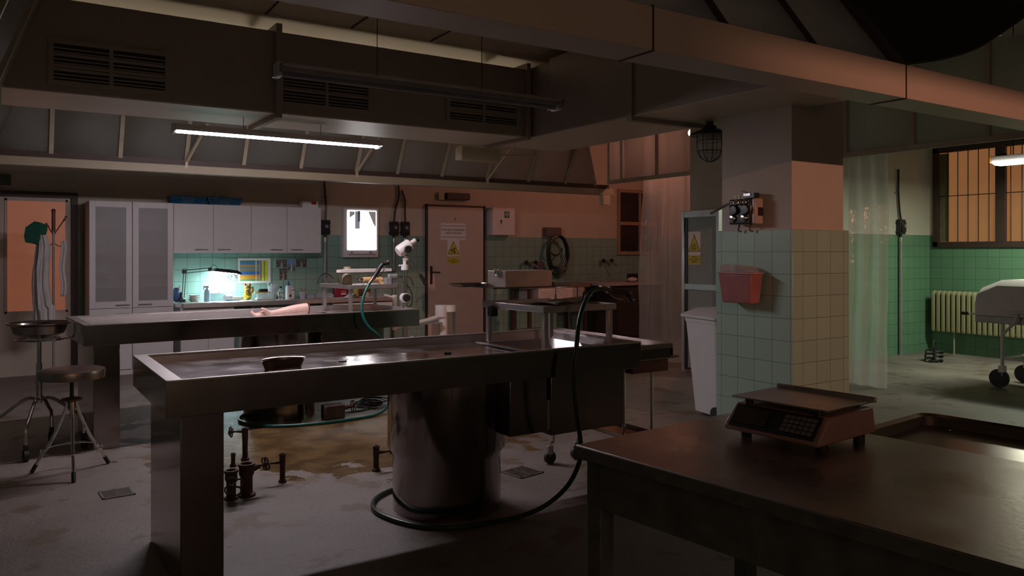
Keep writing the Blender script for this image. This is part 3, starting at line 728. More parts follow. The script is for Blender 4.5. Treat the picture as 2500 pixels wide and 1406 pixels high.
for k, lab in enumerate(('white wall cabinet above the desk lamp', 'white wall cabinet beside the light box')):
    t = thing('wall_cabinet', lab, 'cabinet', (1.757+.916*k, 10.15, 1.385), 0, 'white wall cabinets')
    B().box(0, .914, .019, .345, 0, .60).build('carcass', CABW, t, .002)
    for j in (0, 1):
        dr = box1(.003+.457*j, .455+.457*j, 0, .018, .002, .598, 'door', CABW, t, .002)
        hx = (.24, .05)[j]+.457*j
        B().tube([(hx, 0, .045), (hx, -.025, .045), (hx+.15, -.025, .045), (hx+.15, 0, .045)], .0055, 8, 1).build('handle', CHROME, dr)
ct = thing('steel_counter', 'long steel-topped counter along the tiled wall', 'counter', (1.76, 9.88, 0))
B().box(.06, 2.80, 0, .61, .735, .79).build('worktop', STEELR, ct, .003)
B().box(.0, .06, .12, .61, .735, .785).build('worktop_end', STEELR, ct, .003)
for x in (1.0, 1.9, 2.75):
    for y in (.05, .55): box1(x-.02, x+.02, y-.02, y+.02, 0, .735, 'leg', STEEL, ct)
box1(1.9, 2.78, .0, .5, .60, .72, 'drawer_front', CABW, ct, .003)
uc = thing('under_counter_unit', 'white cupboard under the left of the counter', 'cabinet', (1.80, 9.95, 0))
B().box(0, .62, .02, .5, 0, .73).build('carcass', CABW, uc, .003)
for j in (0, 1): box1(.004+j*.31, .306+j*.31, 0, .018, .03, .725, 'door', CABW, uc, .002)

# desk lamp
LAMP = (1, 1, 1)
dl = thing('desk_lamp', 'black jointed desk lamp lighting the counter', 'lamp', (1.875, 10.28, .79))
B().box(-.035, .035, -.035, .035, 0, .03).cyl((0, 0, .03), (0, 0, .06), .012).build('clamp_base', BLACK, dl, .004)
B().cyl((.0, 0, .05), (.02, -.0, .36), .005, n=8).cyl((.025, 0, .05), (.045, 0, .35), .005, n=8).build('lower_arm', BLACK, dl)
B().box(.0, .055, -.012, .012, .345, .39).build('elbow_joint', BLACK, dl, .004)
B().cyl((.03, 0, .385), (.32, -.02, .41), .005, n=8).cyl((.04, 0, .35), (.32, -.02, .378), .005, n=8).build('upper_arm', BLACK, dl)
B().box(.30, .345, -.035, -.005, .37, .415).build('head_joint', BLACK, dl, .004)
B().tube([(.03, 0, .385), (.0, -.0, .36), (.02, 0, .41), (.06, 0, .395)], .003, 6, 4).tube([(.32, -.02, .41), (.37, -.02, .45), (.42, -.02, .40)], .003, 6, 4).build('cable', BLACK, dl)
hd = B().loft([[(.36, -.10, .375), (.36, .06, .375), (.36, .06, .385), (.36, -.10, .385)], [(.39, -.12, .365), (.39, .08, .365), (.39, .06, .408), (.39, -.10, .408)], [(.64, -.12, .335), (.64, .08, .335), (.64, .06, .378), (.64, -.10, .378)], [(.69, -.10, .325), (.69, .06, .325), (.69, .06, .34), (.69, -.10, .34)]]).build('lamp_head', BLACK, dl)
B().loft([[(.40, -.10, .355), (.40, .06, .355), (.40, .06, .366), (.40, -.10, .366)], [(.63, -.10, .327), (.63, .06, .327), (.63, .06, .338), (.63, -.10, .338)]]).build('lamp_tube', emis('desk_tube', (.72, .97, 1), 105), dl)

# x ray light box
xb = thing('light_box', 'white light box glowing with x-ray films on the wall', 'light box', (3.995, 10.5, 1.325))
B().box(0, .52, -.10, 0, 0, .69).build('housing', WHITE, xb, .006)
box1(.055, .485, -.105, -.10, .105, .655, 'lit_screen', emis('lit_screen', (1, .98, 1), 5.5), xb)
FILM = imgmat('xray_film', (.05, .06, .07), (.40, .45, .48), 2.2)
FILMB = emis('blue_film', (.18, .26, .34), .5)
FILMD = emis('grey_film', (.23, .23, .21), .4)
box1(.165, .235, -.107, -.105, .40, .645, 'blue_film', FILMB, xb); box1(.21, .24, -.108, -.107, .50, .65, 'dark_film', FILM, xb)
B().prism([(.085, .64), (.16, .64), (.16, .60), (.085, .55)], -.107, -.105, 'y').build('grey_film', FILMD, xb)
B().prism([(.36, .645), (.475, .645), (.475, .42), (.44, .47), (.40, .56)], -.107, -.105, 'y').build('grey_film', FILMD, xb)
box1(.335, .342, -.1065, -.105, .47, .645, 'film_edge', INK, xb)
B().box(.07, .47, -.103, -.10, .035, .042).build('slot', BLACK, xb)
B().box(.10, .14, -.105, -.10, .055, .08).box(.38, .42, -.105, -.10, .055, .08).build('switch', GREY, xb)

# switch boxes, cables, conduits
def switch(x, y, lab, cable, low, rz=0, zc=1.74):
    t = thing('switch_box', lab, 'switch', (x, y, 0), rz, None)
    B().box(-.06, .06, -.07, 0, zc-.10, zc+.10).box(-.045, .045, -.09, -.07, zc-.07, zc+.07).box(-.075, .075, -.05, -.01, zc-.075, zc-.05).box(-.075, .075, -.05, -.01, zc+.05, zc+.075).build('casing', BLACK, t, .008)
    B().cyl((0, -.09, zc+.01), (0, -.105, zc+.01), .022, n=16).build('dial', GREY, t)
    B().tube([(0, -.035, zc+.10)]+[(dx, -.03, z) for dx, z in cable], .014, 8, 4).build('cable', BLACK, t)
    for dx, z in cable[1:2]: B().box(dx-.05, dx+.05, -.02, 0, z-.008, z+.008).build('clip', GREY, t)
    B().cyl((0, -.03, zc-.14), (0, -.03, zc-.10), .02, n=12).build('cable_gland', BLACK, t)
    B().cyl((0, -.03, zc-.20), (0, -.03, zc-.14), .026, n=12).build('pipe_end', ALU, t)
    B().cyl((0, -.03, low), (0, -.03, zc-.18), .024, n=12).build('conduit', GREY, t)
switch(3.756, 10.5, 'black switch box and conduit left of light box', [(.01, 2.0), (.005, 2.15), (-.01, 2.35), (-.0, 2.5)], .84)
switch(4.783, 10.5, 'black switch box right of light box with thick bent cable', [(.02, 2.0), (.08, 2.2), (.07, 2.4), (.06, 2.6)], .0)
switch(4.958, 10.5, 'black switch box beside the beige door frame', [(.0, 2.0), (-.0, 2.15), (-.05, 2.3)], .0)
switch(10.26, 6.1, 'black switch box on tall conduit in the side room', [(-.02, 1.95), (-.05, 2.2), (-.05, 2.35), (-.05, 2.52)], .0)

# things above and on the wall cabinets
def basket(x, lab):
    t = thing('plastic_basket', lab, 'basket', (x, 10.28, 1.985), 0, 'blue baskets')
    g = B()
    def rl_(s, z): return [(-.205*s, -.12*s, z), (.205*s, -.12*s, z), (.205*s, .12*s, z), (-.205*s, .12*s, z)]
    g.loft([rl_(.88, 0), rl_(.90, .012)]); g.loft([rl_(.98, .07), rl_(1.0, .072), rl_(1.02, .092), rl_(1.0, .092), rl_(.97, .07)], False, False)
    for i in range(24):
        u = -1+2*i/23
        for y in (-1, 1): g.beam((u*.18, y*.107, .01), (u*.2, y*.118, .075), .008)
    for i in range(12):
        u = -1+2*i/11
        for s_ in (-1, 1): g.beam((s_*.183, u*.1, .01), (s_*.2, u*.11, .075), .008)
    g.build('basket_body', BLUEB, t)
basket(1.93, 'blue slatted basket on wall cabinet, nearer the tall cabinets')
basket(2.36, 'blue slatted basket on wall cabinet, right of its twin')
o = box1(-.11, .1, -.07, .07, 0, .09, 'carton', WPLAST); o.location = (3.47, 10.3, 1.986); tag(o, 'small white carton with red patch on the last wall cabinet', 'box')
red_p = B().box(.01, .075, -.073, -.07, .045, .085).build('red_patch', REDP, o)
o = B().grid(lambda u, v: (u*.2-.1, v*.12-.06, .02*math.sin(u*5)+.02*math.sin(v*6+1)), 8, 6).build('crumpled_sheet', BAG); o.location = (2.33, 10.3, 2.10); tag(o, 'crumpled clear sheet on top of the blue baskets', 'sheet')
es = thing('exit_sign', 'dark exit sign with green arrow above the cream door', 'sign', (.02, 10.5, 2.15))
box1(-.26, .09, -.05, 0, 0, .12, 'casing', M('sign_case', (.10, .09, .07), .5), es, .004)
B().prism([(.01, .06), (.075, .06), (.0425, .02)], -.053, -.05, 'y').box(.03, .055, -.053, -.05, .06, .10).build('arrow', GREENP, es)
B().box(-.2, -.05, -.053, -.05, .02, .10).build('pictogram', GREENP, es)
sl_ = thing('warning_light', 'unlit dark warning light above the beige door', 'lamp', (5.62, 10.5, 2.19))
box1(0, .40, -.10, 0, .0, .10, 'casing', DARKW, sl_, .008)
box1(-.12, -.02, -.06, 0, -.01, .10, 'control_box', CREAM, sl_, .005)
fac = thing('first_aid_cabinet', 'white first aid cabinet with green cross right of the beige door', 'cabinet', (6.36, 10.5, 1.66))
box1(0, .42, -.18, 0, 0, .43, 'casing', CABW, fac, .005)
fd = box1(.005, .415, -.19, -.18, .005, .425, 'door', CABW, fac, .003)
box1(.22, .31, -.192, -.19, .27, .37, 'green_patch', GREENP, fd); B().box(.255, .275, -.194, -.192, .285, .355).box(.23, .30, -.194, -.192, .312, .33).build('cross', PAPER, fd)
B().cyl((.16, -.205, .22), (.16, -.19, .22), .014, n=12).box(.155, .165, -.2, -.192, .17, .215).build('lock', BLACK, fd)

# coiled hose on the wall
ch = thing('coiled_hose', 'dark green hose coiled on a wall bracket', 'hose', (7.60, 10.5, 1.42))
B().box(-.16, .14, -.12, 0, .24, .38).build('bracket', M('hanger_box', (.16, .11, .10), .5), ch, .005)
cb = B()
for k in range(7):
    r1 = .19+.012*(k % 3); r2 = .25+.016*k; y = -.14-.022*(k % 4)
    cb.tube([(.03+r1*math.cos(i*PI/10), y+.01*math.sin(i), -.02-.012*k+r2*math.sin(i*PI/10)) for i in range(20)], .014, 8, 2, closed=True)
cb.tube([(-.12, -.15, .22), (-.16, -.16, .1), (-.13, -.17, -.02), (-.02, -.18, -.08), (.08, -.18, -.02), (.1, -.18, .04)], .014, 8, 4)
cb.build('hose', DGREEN, ch)
def tap(x, z, lab):
    t = thing('wall_tap', lab, 'tap', (x, 10.5, z))
    B().tube([(-.09, 0, .03), (-.09, -.06, .03), (.09, -.06, .03), (.09, 0, .03)], .014, 10, 1).tube([(0, -.06, .03), (0, -.12, .02), (.03, -.22, -.02), (.06, -.30, -.06)], .011, 10, 4).build('body', CHROME, t)
    for s in (-.09, .09):
        B().cyl((s, -.05, .03), (s, -.11, .03), .02, n=12).build('valve', CHROME, t)
        B().cyl((s, -.11, .03), (s, -.13, .03), .035, n=14).build('handwheel', BLACK, t)
tap(7.13, 1.20, 'twin wall tap left of the soap dispenser'); tap(8.72, 1.22, 'twin wall tap above the dark counter')
o = thing('soap_dispenser', 'dark soap dispenser on the tiled wall', 'dispenser', (7.33, 10.5, 1.02))
B().box(-.07, .07, -.1, 0, .05, .22).build('container', M('dispenser_plastic', (.14, .10, .12), .4), o, .01)
B().sphere((.02, -.08, .02), .025, 12).build('pump_knob', M('knob', (.5, .3, .25), .4), o)
# dark base units and sink
sk = thing('sink_counter', 'brown topped washing counter along the back wall', 'counter', (6.70, 9.85, 0))
B().box(0, 1.22, 0, .62, .84, .90).build('worktop', M('brown_top', (.24, .17, .12), .35), sk, .004)
B().box(.2, .95, -.01, .55, .62, .84).build('sink_basin', M('enamel', (.55, .50, .50), .3), sk, .02)
for x in (.05, 1.12):
    box1(x, x+.05, .03, .08, 0, .84, 'leg', DARKW, sk); box1(x, x+.05, .52, .57, 0, .84, 'leg', DARKW, sk)
B().box(.97, 1.1, .0, .5, .64, .84).build('white_drawer', M('drawer_white', (.5, .44, .40), .4), sk, .004)
dk = thing('dark_cupboard', 'dark cupboard with pale edged top near the dark window', 'cabinet', (8.25, 9.55, 0))
B().box(0, .95, .02, .8, 0, .86).build('carcass', DARKW, dk, .004); B().box(-.30, 1.0, -.02, .82, .862, .905).build('worktop', M('pale_top', (.42, .36, .34), .4), dk, .004)
for j in (0, 1): box1(.01+j*.47, .465+j*.47, 0, .018, .05, .82, 'door', M('dark_door', (.05, .035, .03), .5), dk, .003)
o = box1(-.10, .10, -.03, .03, 0, .13, 'dark_box', BLACK, None, .005); o.location = (8.90, 9.95, .97); o.location.z = .906; tag(o, 'small black box standing on the pale topped cupboard', 'box')
o = B().sphere((0, 0, .04), .08, 14, 1.2, .8, .5).build('folded_cloth', CLOTHW); o.location = (8.72, 9.75, .906); tag(o, 'crumpled pale cloth on the pale topped cupboard', 'cloth')
o = B().lathe([(0, 0), (.06, 0), (.085, .035), (.09, .036), (.062, .006), (0, .006)], n=24).build('steel_bowl', CHROME); o.location = (9.0, 9.75, .906); tag(o, 'small shiny bowl at the right of the cupboard top', 'bowl')

# ------------------------------------------------ pictures over the counter
po = thing('striped_chart', 'white framed chart of coloured stripes on tiles', 'chart', (2.594, 10.496, .99))
box1(0, .42, -.006, 0, 0, .33, 'backing', PAPER, po)
cols = [('green', (.14, .26, .10)), ('ochre', (.55, .25, .03)), ('blue', (.03, .16, .50)), ('olive', (.28, .25, .08)), ('grey_violet', (.25, .25, .33)), ('grey_green', (.17, .25, .2)), ('orange', (.60, .24, .04)), ('sky_blue', (.05, .20, .50)), ('dark_green', (.06, .16, .12))]
hs = [.03, .055, .04, .022, .022, .025, .02, .028, .028]; z = .028
sm = {}
for (n_, c_), h_ in zip(cols, hs):
    mm = M('stripe_'+n_, c_, .5)
    box1(.025, .225, -.008, -.006, z, z+h_, n_+'_stripe', mm, po); box1(.236, .28, -.008, -.006, z, z+h_, n_+'_stripe', mm, po); z += h_
box1(.288, .300, -.008, -.006, .028, z, 'black_strip', INK, po)
for i, (xa, xb_, c_) in enumerate(((.308, .332, (.62, .62, .03)), (.332, .345, (.10, .25, .03)), (.345, .385, (.62, .60, .04)))): box1(xa, xb_, -.008, -.006, .028, z, 'yellow_bar' if i != 1 else 'green_bar', M('bar_%d' % i, c_, .5), po)
def pict(lab, x, z, w_, h_, mat, rot=0):
    o = B().box(0, w_, -.002, 0, 0, h_).build('photo_print', mat); o.location = (x, 10.497, z); o.rotation_euler = (0, math.radians(rot), 0)
    return tag(o, lab, 'photo print', 'photo prints on the tiles')
I1 = imgmat('brown_print', (.03, .02, .018), (.22, .19, .16), 7); I2 = imgmat('blue_print', (.05, .05, .06), (.3, .33, .36), 6, True); I3 = imgmat('grey_print', (.05, .05, .05), (.55, .56, .58), 9)
pict('dark landscape print on tiles, leftmost of the top three', 3.09, 1.195, .145, .10, I1)
pict('blue sky print between two dark prints on tiles', 3.243, 1.145, .105, .155, I2)
pict('dark print with pale spire, nearest the conduit', 3.36, 1.195, .145, .11, I1)
pict('upright brown print hanging below the other prints', 3.135, 1.03, .10, .152, I1)
pict('tilted black and white print under the lamp head', 2.475, 1.03, .14, .068, I3, -15)

# ------------------------------------------------ clutter on the counter
CT = .7905
def put(o, x, y, lab, cat, group=None, rz=0, z=CT):
    o.location = (x, y, z); o.rotation_euler = (0, 0, math.radians(rz)); return tag(o, lab, cat, group)
def T(name, lab, cat, x, y, rz=0, group=None, z=CT): return thing(name, lab, cat, (x, y, z), rz, group)
LB = M('light_blue_plastic', (.45, .60, .72), .3)
MINT = M('mint_box', (.40, .62, .60), .5)
t = T('toiletry_bag', 'blue and black bag at the left end of the counter', 'bag', 1.80, 10.22)
B().sphere((0, 0, .09), .09, 16, .6, .8, 1.0).build('pouch', M('navy_cloth', (.02, .05, .14), .6), t)
B().box(.03, .06, -.06, .0, 0, .12).build('black_bottle', BLACK, t, .006)
B().tube([(.02, -.04, .1), (.025, -.04, .2)], .006, 6, 1).build('red_pen', REDP, t)
for k in range(3):
    o = B().lathe([(0, 0), (.04, 0), (.072, .03), (.075, .031), (.045, .006), (0, .006)], n=24).build('bowl', M('bowl_white', (.58, .56, .52), .3))
    put(o, 2.005, 10.22, ('bottom bowl of the stack behind the spray bottle', 'middle bowl of the stack behind the spray bottle', 'top bowl of the stack behind the spray bottle')[k], 'bowl', 'stacked bowls', z=CT+.026*k)
t = T('spray_bottle', 'pale blue spray bottle standing under the desk lamp', 'bottle', 2.135, 10.12)
B().lathe([(0, 0), (.036, 0), (.036, .11), (.030, .14), (.013, .16), (.013, .17), (0, .17)], n=24).build('body', LB, t)
B().box(-.045, .02, -.01, .01, .17, .195).box(-.045, -.037, -.008, .008, .14, .172).build('spray_head', WPLAST, t, .004)
t = T('glove_box', 'pale mint box with tissues pulled out', 'box', 2.26, 10.28)
B().box(-.10, .10, -.06, .06, 0, .10).build('carton', MINT, t, .003)
B().grid(lambda u, v: (-.05+.10*u, -.03+.06*v, .10+.05*math.sin(u*PI)*math.sin(v*PI)+.012*math.sin(9*u+4*v)), 10, 8).build('tissue', PAPER, t)
t = T('paper_cup_roll', 'white paper roll lying under the desk lamp', 'paper roll', 2.37, 10.12, 20)
B().cyl((-.03, 0, .04), (.05, 0, .04), .04, n=24).build('roll', PAPER, t)
for k, (x, y, w_, d_, r_, lab) in enumerate(((1.99, 9.98, .20, .14, 4, 'white sheet at the left front of the counter'), (2.27, 9.97, .26, .15, -3, 'white sheet in the middle of the lamp light'), (2.52, 9.99, .24, .16, 5, 'white sheet in front of the golden cat'))):
    put(box1(-w_/2, w_/2, -d_/2, d_/2, 0, .004, 'paper_sheet', PAPER), x, y, lab, 'paper', 'loose sheets on the counter', r_)
put(B().tube([(-.08, 0, .005), (0, -.01, .005), (.08, -.035, .005)], .004, 6, 3).build('blue_pen', M('pen_blue', (.03, .08, .3), .4)), 2.40, 9.98, 'dark blue pen lying on the white sheets', 'pen', z=CT+.005)
put(B().loft([rrect(-.09, .09, -.06, .06, .02, 0), rrect(-.1, .1, -.07, .07, .02, .04), rrect(-.094, .094, -.064, .064, .02, .04), rrect(-.086, .086, -.056, .056, .02, .005)], True, True).build('steel_tray', ALU), 2.50, 10.30, 'shallow steel tray left of the golden cat', 'tray')
# lucky cat
GOLD = M('gold_paint', (.70, .50, .06), .25, .6, .1)
t = T('cat_figurine', 'golden beckoning cat figurine with red ears', 'figurine', 2.63, 10.16)
B().sphere((0, 0, .055), .058, 20, .92, .8, 1.0).sphere((0, 0, .10), .045, 20, .95, .85, .9).build('body', GOLD, t)
hd_ = B().sphere((0, -.005, .155), .044, 20, 1.05, .9, .85).build('head', GOLD, t)
for s in (-1, 1):
    B().lathe([(.018, 0), (.012, .02), (0, .036)], (s*.028, -.005, .182), 12, 1, .6).build('ear', REDP, hd_)
    B().sphere((s*.016, -.043, .158), .006, 8).build('eye', INK, hd_)
B().sphere((0, -.042, .143), .012, 10, 1.2, .6, .8).build('muzzle', PAPER, hd_)
B().tube([(math.cos(i*PI/8)*.036, math.sin(i*PI/8)*.033-.002, .122) for i in range(16)], .005, 6, 1, closed=True).build('collar', REDP, t)
B().tube([(.045, 0, .085), (.062, -.008, .11), (.062, -.012, .15), (.056, -.016, .165)], [.013]*30, 10, 4).build('raised_paw', GOLD, t)
B().tube([(-.035, -.02, .09), (-.03, -.045, .07), (-.015, -.05, .06)], .012, 10, 4).build('resting_paw', GOLD, t)
B().lathe([(0, -.012), (.018, -.010), (.02, 0), (.018, .01), (0, .012)], (.01, -.05, .045), 16, 1, .3).build('coin', YELL, t)
B().box(-.012, .012, -.052, -.045, .085, .11).build('green_bib', GREENP, t, .003)
t = T('pipette_rack', 'white rack with orange rimmed tubes and black clip on top', 'rack', 2.84, 10.22)
B().box(-.09, .09, -.045, .045, 0, .018).build('base', WPLAST, t, .004)
B().box(-.075, .085, -.035, .035, .018, .085).build('tube_block', BAG, t)
B().box(-.11, .09, -.04, .04, .085, .096).build('orange_rim', M('orange_plastic', (.62, .30, .05), .4), t, .002)
B().loft([rrect(-.06, .06, -.02, .02, .015, .097), rrect(-.065, .065, -.025, .025, .02, .115), rrect(-.05, .055, -.015, .015, .01, .135)]).build('black_case', BLACK, t)
t = T('clear_beaker', 'tall clear beaker with white spatula', 'beaker', 2.97, 10.3)
B().lathe([(0, 0), (.045, 0), (.05, .17), (.047, .17), (.042, .005), (0, .005)], n=24).build('beaker', BAG, t)
B().beam((0.01, 0, .01), (-.05, 0, .21), .02, .005).build('spatula', WPLAST, t)
t = T('folded_leaflets', 'upright bundle of pale leaflets behind the bottles', 'paper', 3.03, 10.38)
B().box(-.04, .04, -.02, .02, 0, .19).build('leaflets', M('leaflet', (.45, .44, .46), .6), t, .002)
t = T('foil_bottle', 'black capped bottle wrapped in crumpled foil', 'bottle', 3.055, 10.18)
B().lathe([(0, 0), (.038, 0), (.038, .10), (.014, .125), (.014, .14), (0, .14)], n=20).build('bottle', BAG, t)
B().cyl((0, 0, .14), (0, 0, .165), .017, n=16).build('cap', BLACK, t)
B().grid(lambda u, v: ((.041+.008*math.sin(13*u*PI+5*v)+.005*math.sin(31*u))*math.cos(u*2*PI), (.041+.008*math.sin(11*u*PI+7*v))*math.sin(u*2*PI), v*.09), 40, 8).build('foil', CHROME, t)
t = T('dosing_bottle', 'tall white bottle with blue pump top', 'bottle', 3.125, 10.08)
B().lathe([(0, 0), (.037, 0), (.037, .13), (.034, .165), (.022, .18), (0, .18)], n=24).build('body', WPLAST, t)
B().lathe([(.024, .178), (.024, .195), (.012, .2), (.013, .235), (0, .238)], n=20).build('pump_top', M('pump_blue', (.05, .16, .32), .35), t)
B().box(.0, .03, -.0385, -.03, .03, .06).build('label_print', INK, t)
t = T('white_flask', 'squat white flask with blue band and red print', 'bottle', 3.215, 10.24)
B().lathe([(0, 0), (.042, 0), (.042, .10), (.036, .125), (.016, .14), (.016, .165), (0, .165)], n=24).build('body', WPLAST, t)
B().cyl((0, 0, .105), (0, 0, .115), .0426, n=24, caps=False).build('blue_band', M('band_blue', (.05, .08, .3), .4), t)
B().box(-.028, -.008, -.0425, -.036, .06, .075).build('red_print', REDP, t)
t = T('pencil_cup', 'grey cup holding pencils and a brush', 'cup', 3.32, 10.10)
B().lathe([(0, 0), (.032, 0), (.038, .09), (.035, .09), (.029, .004), (0, .004)], n=20).build('cup', M('lilac_cup', (.45, .44, .50), .4), t)
for i, (dx, dy, h_, mm) in enumerate(((-.025, 0, .15, 'orange'), (-.012, .01, .14, 'green'), (.012, -.01, .135, 'orange'), (.03, .0, .17, 'brown'))):
    cc = {'orange': (.6, .18, .06), 'green': (.02, .15, .06), 'brown': (.25, .14, .06)}[mm]
    B().cyl((dx*.5, dy, .01), (dx*1.4, dy, h_), .0045, n=8).build('pencil', M('pencil_'+mm, cc, .5), t)
for k, (x, y, s_) in enumerate(((3.41, 10.04, .045), (3.55, 10.08, .055), (3.67, 10.05, .04))):
    rr_ = random.Random(k)
    g = B(); ph = [rr_.uniform(0, 6) for _ in range(4)]
    g.lathe([(0, 0), (s_, .004), (s_*1.15, .03), (s_*.9, .055), (s_*.4, .065), (0, .06)], n=22, sx=1.2, sy=.7)
    for v in g.bm.verts:
        q = 1+.12*math.sin(v.co.x*140+ph[0])+.10*math.sin(v.co.y*160+v.co.z*120+ph[1]); v.co.x *= q; v.co.y *= q
    put(g.build('plastic_bag', BAG), x, y, ('small clear bag beside the pencil cup', 'larger clear bag in the middle of three', 'clear bag at the leg of the steel stand')[k], 'bag', 'clear bags on the counter')
put(box1(-.12, .14, -.06, .06, 0, .03, 'blue_folder', M('folder_blue', (.03, .12, .28), .5)), 3.49, 10.34, 'blue folder lying behind the clear bags', 'folder')
t = T('bench_stand', 'small grey bench stand with curved black cable against the wall', 'stand', 3.72, 10.3)
B().box(-.08, .06, -.06, .06, 0.0, .02).box(-.01, .005, -.01, .01, .02, .24).box(-.06, .08, -.02, .02, .235, .25).build('frame', GREY, t, .002)
B().tube([(-.13, 0, .18), (-.10, 0, .27), (-.02, 0, .32), (.06, 0, .28), (.08, 0, .25)], .006, 8, 4).build('cable', BLACK, t)
t = T('red_case', 'dark red plastic case on the right of the counter', 'case', 3.90, 10.28)
B().box(-.09, .09, -.06, .06, 0, .13).build('case', M('crimson_plastic', (.30, .01, .03), .35), t, .012)
B().box(-.01, .06, -.064, -.06, .03, .05).box(-.01, .06, -.064, -.06, .07, .075).build('print', PAPER, t)
t = T('wicker_basket', 'brown basket full of odds and ends', 'basket', 4.17, 10.32)
B().loft([rrect(-.14, .14, -.07, .07, .03, 0), rrect(-.17, .17, -.09, .09, .03, .09), rrect(-.16, .16, -.08, .08, .03, .09), rrect(-.135, .135, -.06, .06, .03, .01)]).build('basket', M('wicker', (.16, .06, .025), .7, 0, .3, 60, .8, 120), t)
B().tube([(-.12, 0, .08), (-.08, 0, .14), (-.03, 0, .09)], .012, 8, 3).build('black_cable', BLACK, t)
B().sphere((-.05, 0, .09), .04, 12).build('blue_ball_of_film', LB, t)
t = T('yellow_mug', 'mustard yellow mug on the right of the counter', 'mug', 4.06, 10.12)
B().lathe([(0, 0), (.04, 0), (.042, .105), (.038, .105), (.036, .006), (0, .006)], n=24).build('cup', M('mustard', (.40, .34, .08), .35), t)
B().tube([(-.04, 0, .085), (-.07, 0, .075), (-.07, 0, .035), (-.04, 0, .025)], .007, 8, 4).build('handle', bpy.data.materials['mustard'], t)
put(B().grid(lambda u, v: (-.16+.32*u, -.09+.18*v, .005+.05*math.exp(-((u-.45)/.16)**2)), 20, 6).build('folded_paper', PAPER, None, solid=.001), 3.97, 9.97, 'creased white sheet peaking in front of the yellow mug', 'paper')
put(B().lathe([(0, 0), (.03, 0), (.03, .05), (.022, .06), (0, .06)], n=20).build('tape_roll', M('beige_thing', (.5, .42, .3), .5)), 4.2, 10.06, 'small beige tub right of the yellow mug', 'tub')
put(box1(-.15, .15, -.08, .08, 0, .025, 'flat_case', M('flat_grey', (.35, .33, .33), .4)), 4.37, 10.15, 'flat grey case at the right end of counter', 'case', rz=4)

# ------------------------------------------------ coat rack with coat and cap by the cream door
cr = thing('coat_rack', 'thin brown coat stand by the cream door', 'coat rack', (.49, 9.82, 0))
B().lathe([(0, 0), (.17, 0), (.17, .012), (.03, .03), (0, .03)], n=32).build('base', GREY, cr)
B().cyl((0, 0, .02), (0, 0, 1.80), .012, n=12).build('pole', GREY, cr)
B().cyl((0, 0, 1.62), (0, 0, 1.84), .018, n=12).sphere((0, 0, 1.845), .022, 12).build('pole_top', M('brown_paint', (.10, .04, .03), .4), cr)
for a, l in ((5, .17), (-12, .20), (150, .10), (200, .12)):
    q = math.radians(a); c, s = math.cos(q), math.sin(q)
    B().cyl((0, 0, 1.58), (c*l*.6, s*l*.6, 1.58+l), .006, n=8).sphere((c*l*.6, s*l*.6, 1.58+l), .013, 8).build('hook', M('hook_brown', (.12, .05, .04), .4), cr)
    B().tube([(0, 0, 1.50), (c*.06, s*.06, 1.46), (c*.1, s*.1, 1.5)], .005, 6, 3).build('lower_hook', bpy.data.materials['hook_brown'], cr)
def coat(u, v):
    wdt = .175-.05*v+(.03 if v < .22 else 0)-.04*max(0, v-.85)*6
    f = .016*math.sin(u*13+1.7*v)+.011*math.sin(u*29+5*v+1)+.006*math.sin(u*51-8*v)
    return (-.135+.04*v+wdt*u+.012*math.sin(7*v+1), -.05+f*(1.15-.5*v)-.05*math.sin(u*PI), .60+.98*v-.03*(1-v)*math.sin(u*5))
o = B().grid(coat, 60, 40).build('white_coat', CLOTHW, None, solid=.012)
o.location = (.42, 9.80, 0); tag(o, 'white coat hanging on the coat rack', 'coat')
o = B().grid(lambda u, v: (-.006+.05*u+.01*math.sin(v*9), .01*math.sin(u*7), .92+.60*v), 8, 20).build('apron_strap', CLOTHW, None, solid=.008)
o.location = (.56, 9.78, 0); tag(o, 'narrow white strap hanging right of the coat rack pole', 'strap')
g = B().loft([[(-.10, -.05, -.10), (.0, -.07, -.12), (.03, -.02, -.135), (-.02, .05, -.11)], [(-.115, -.05, -.04), (.02, -.085, -.08), (.06, -.02, -.10), (0, .06, -.05)], [(-.10, -.06, .06), (.03, -.09, .05), (.10, -.02, .03), (.02, .06, .05)], [(-.02, -.03, .125), (.03, -.05, .115), (.10, -.02, .085), (.04, .03, .115)]])
bmesh.ops.subdivide_edges(g.bm, edges=g.bm.edges[:], cuts=2, smooth=.6, use_grid_fill=True)
o = g.build('green_cap', CLOTHG); o.location = (.33, 9.77, 1.60); tag(o, 'dark green cloth cap hung over the white coat', 'cap')

# ------------------------------------------------ basin stand and stool
bs_ = thing('basin_stand', 'wheeled stand holding a steel basin beside the far table', 'stand', (.235, 6.45, 0), 10)
B().cyl((0, 0, .36), (0, 0, .79), .014, n=14).cyl((0, 0, .34), (0, 0, .62), .019, n=14).build('column', CHROME, bs_)
B().tube([(math.cos(i*PI/12)*.15, math.sin(i*PI/12)*.15, .785) for i in range(24)], .006, 8, 1, closed=True).beam((-.15, 0, .785), (.15, 0, .785), .01).beam((0, -.15, .785), (0, .15, .785), .01).tube([(.14, -.05, .785), (.19, -.06, .79), (.21, -.06, .82), (.21, -.06, .90)], .006, 8, 3).build('ring_carrier', CHROME, bs_)
for k in range(4):
    a = PI/4+.3+k*PI/2; c, s = math.cos(a), math.sin(a)
    B().tube([(0, 0, .36), (c*.08, s*.08, .37), (c*.22, s*.22, .27), (c*.28, s*.28, .22), (c*.285, s*.285, .10)], .012, 8, 4).build('leg', CHROME, bs_)
    cas = B().box(c*.285-.012, c*.285+.012, s*.285-.018, s*.285+.018, .05, .11).build('caster_fork', BLACK, bs_)
    B().cyl((c*.285-.014, s*.285, .0385), (c*.285+.014, s*.285, .0385), .038, n=18).build('wheel', RUBBER, cas)
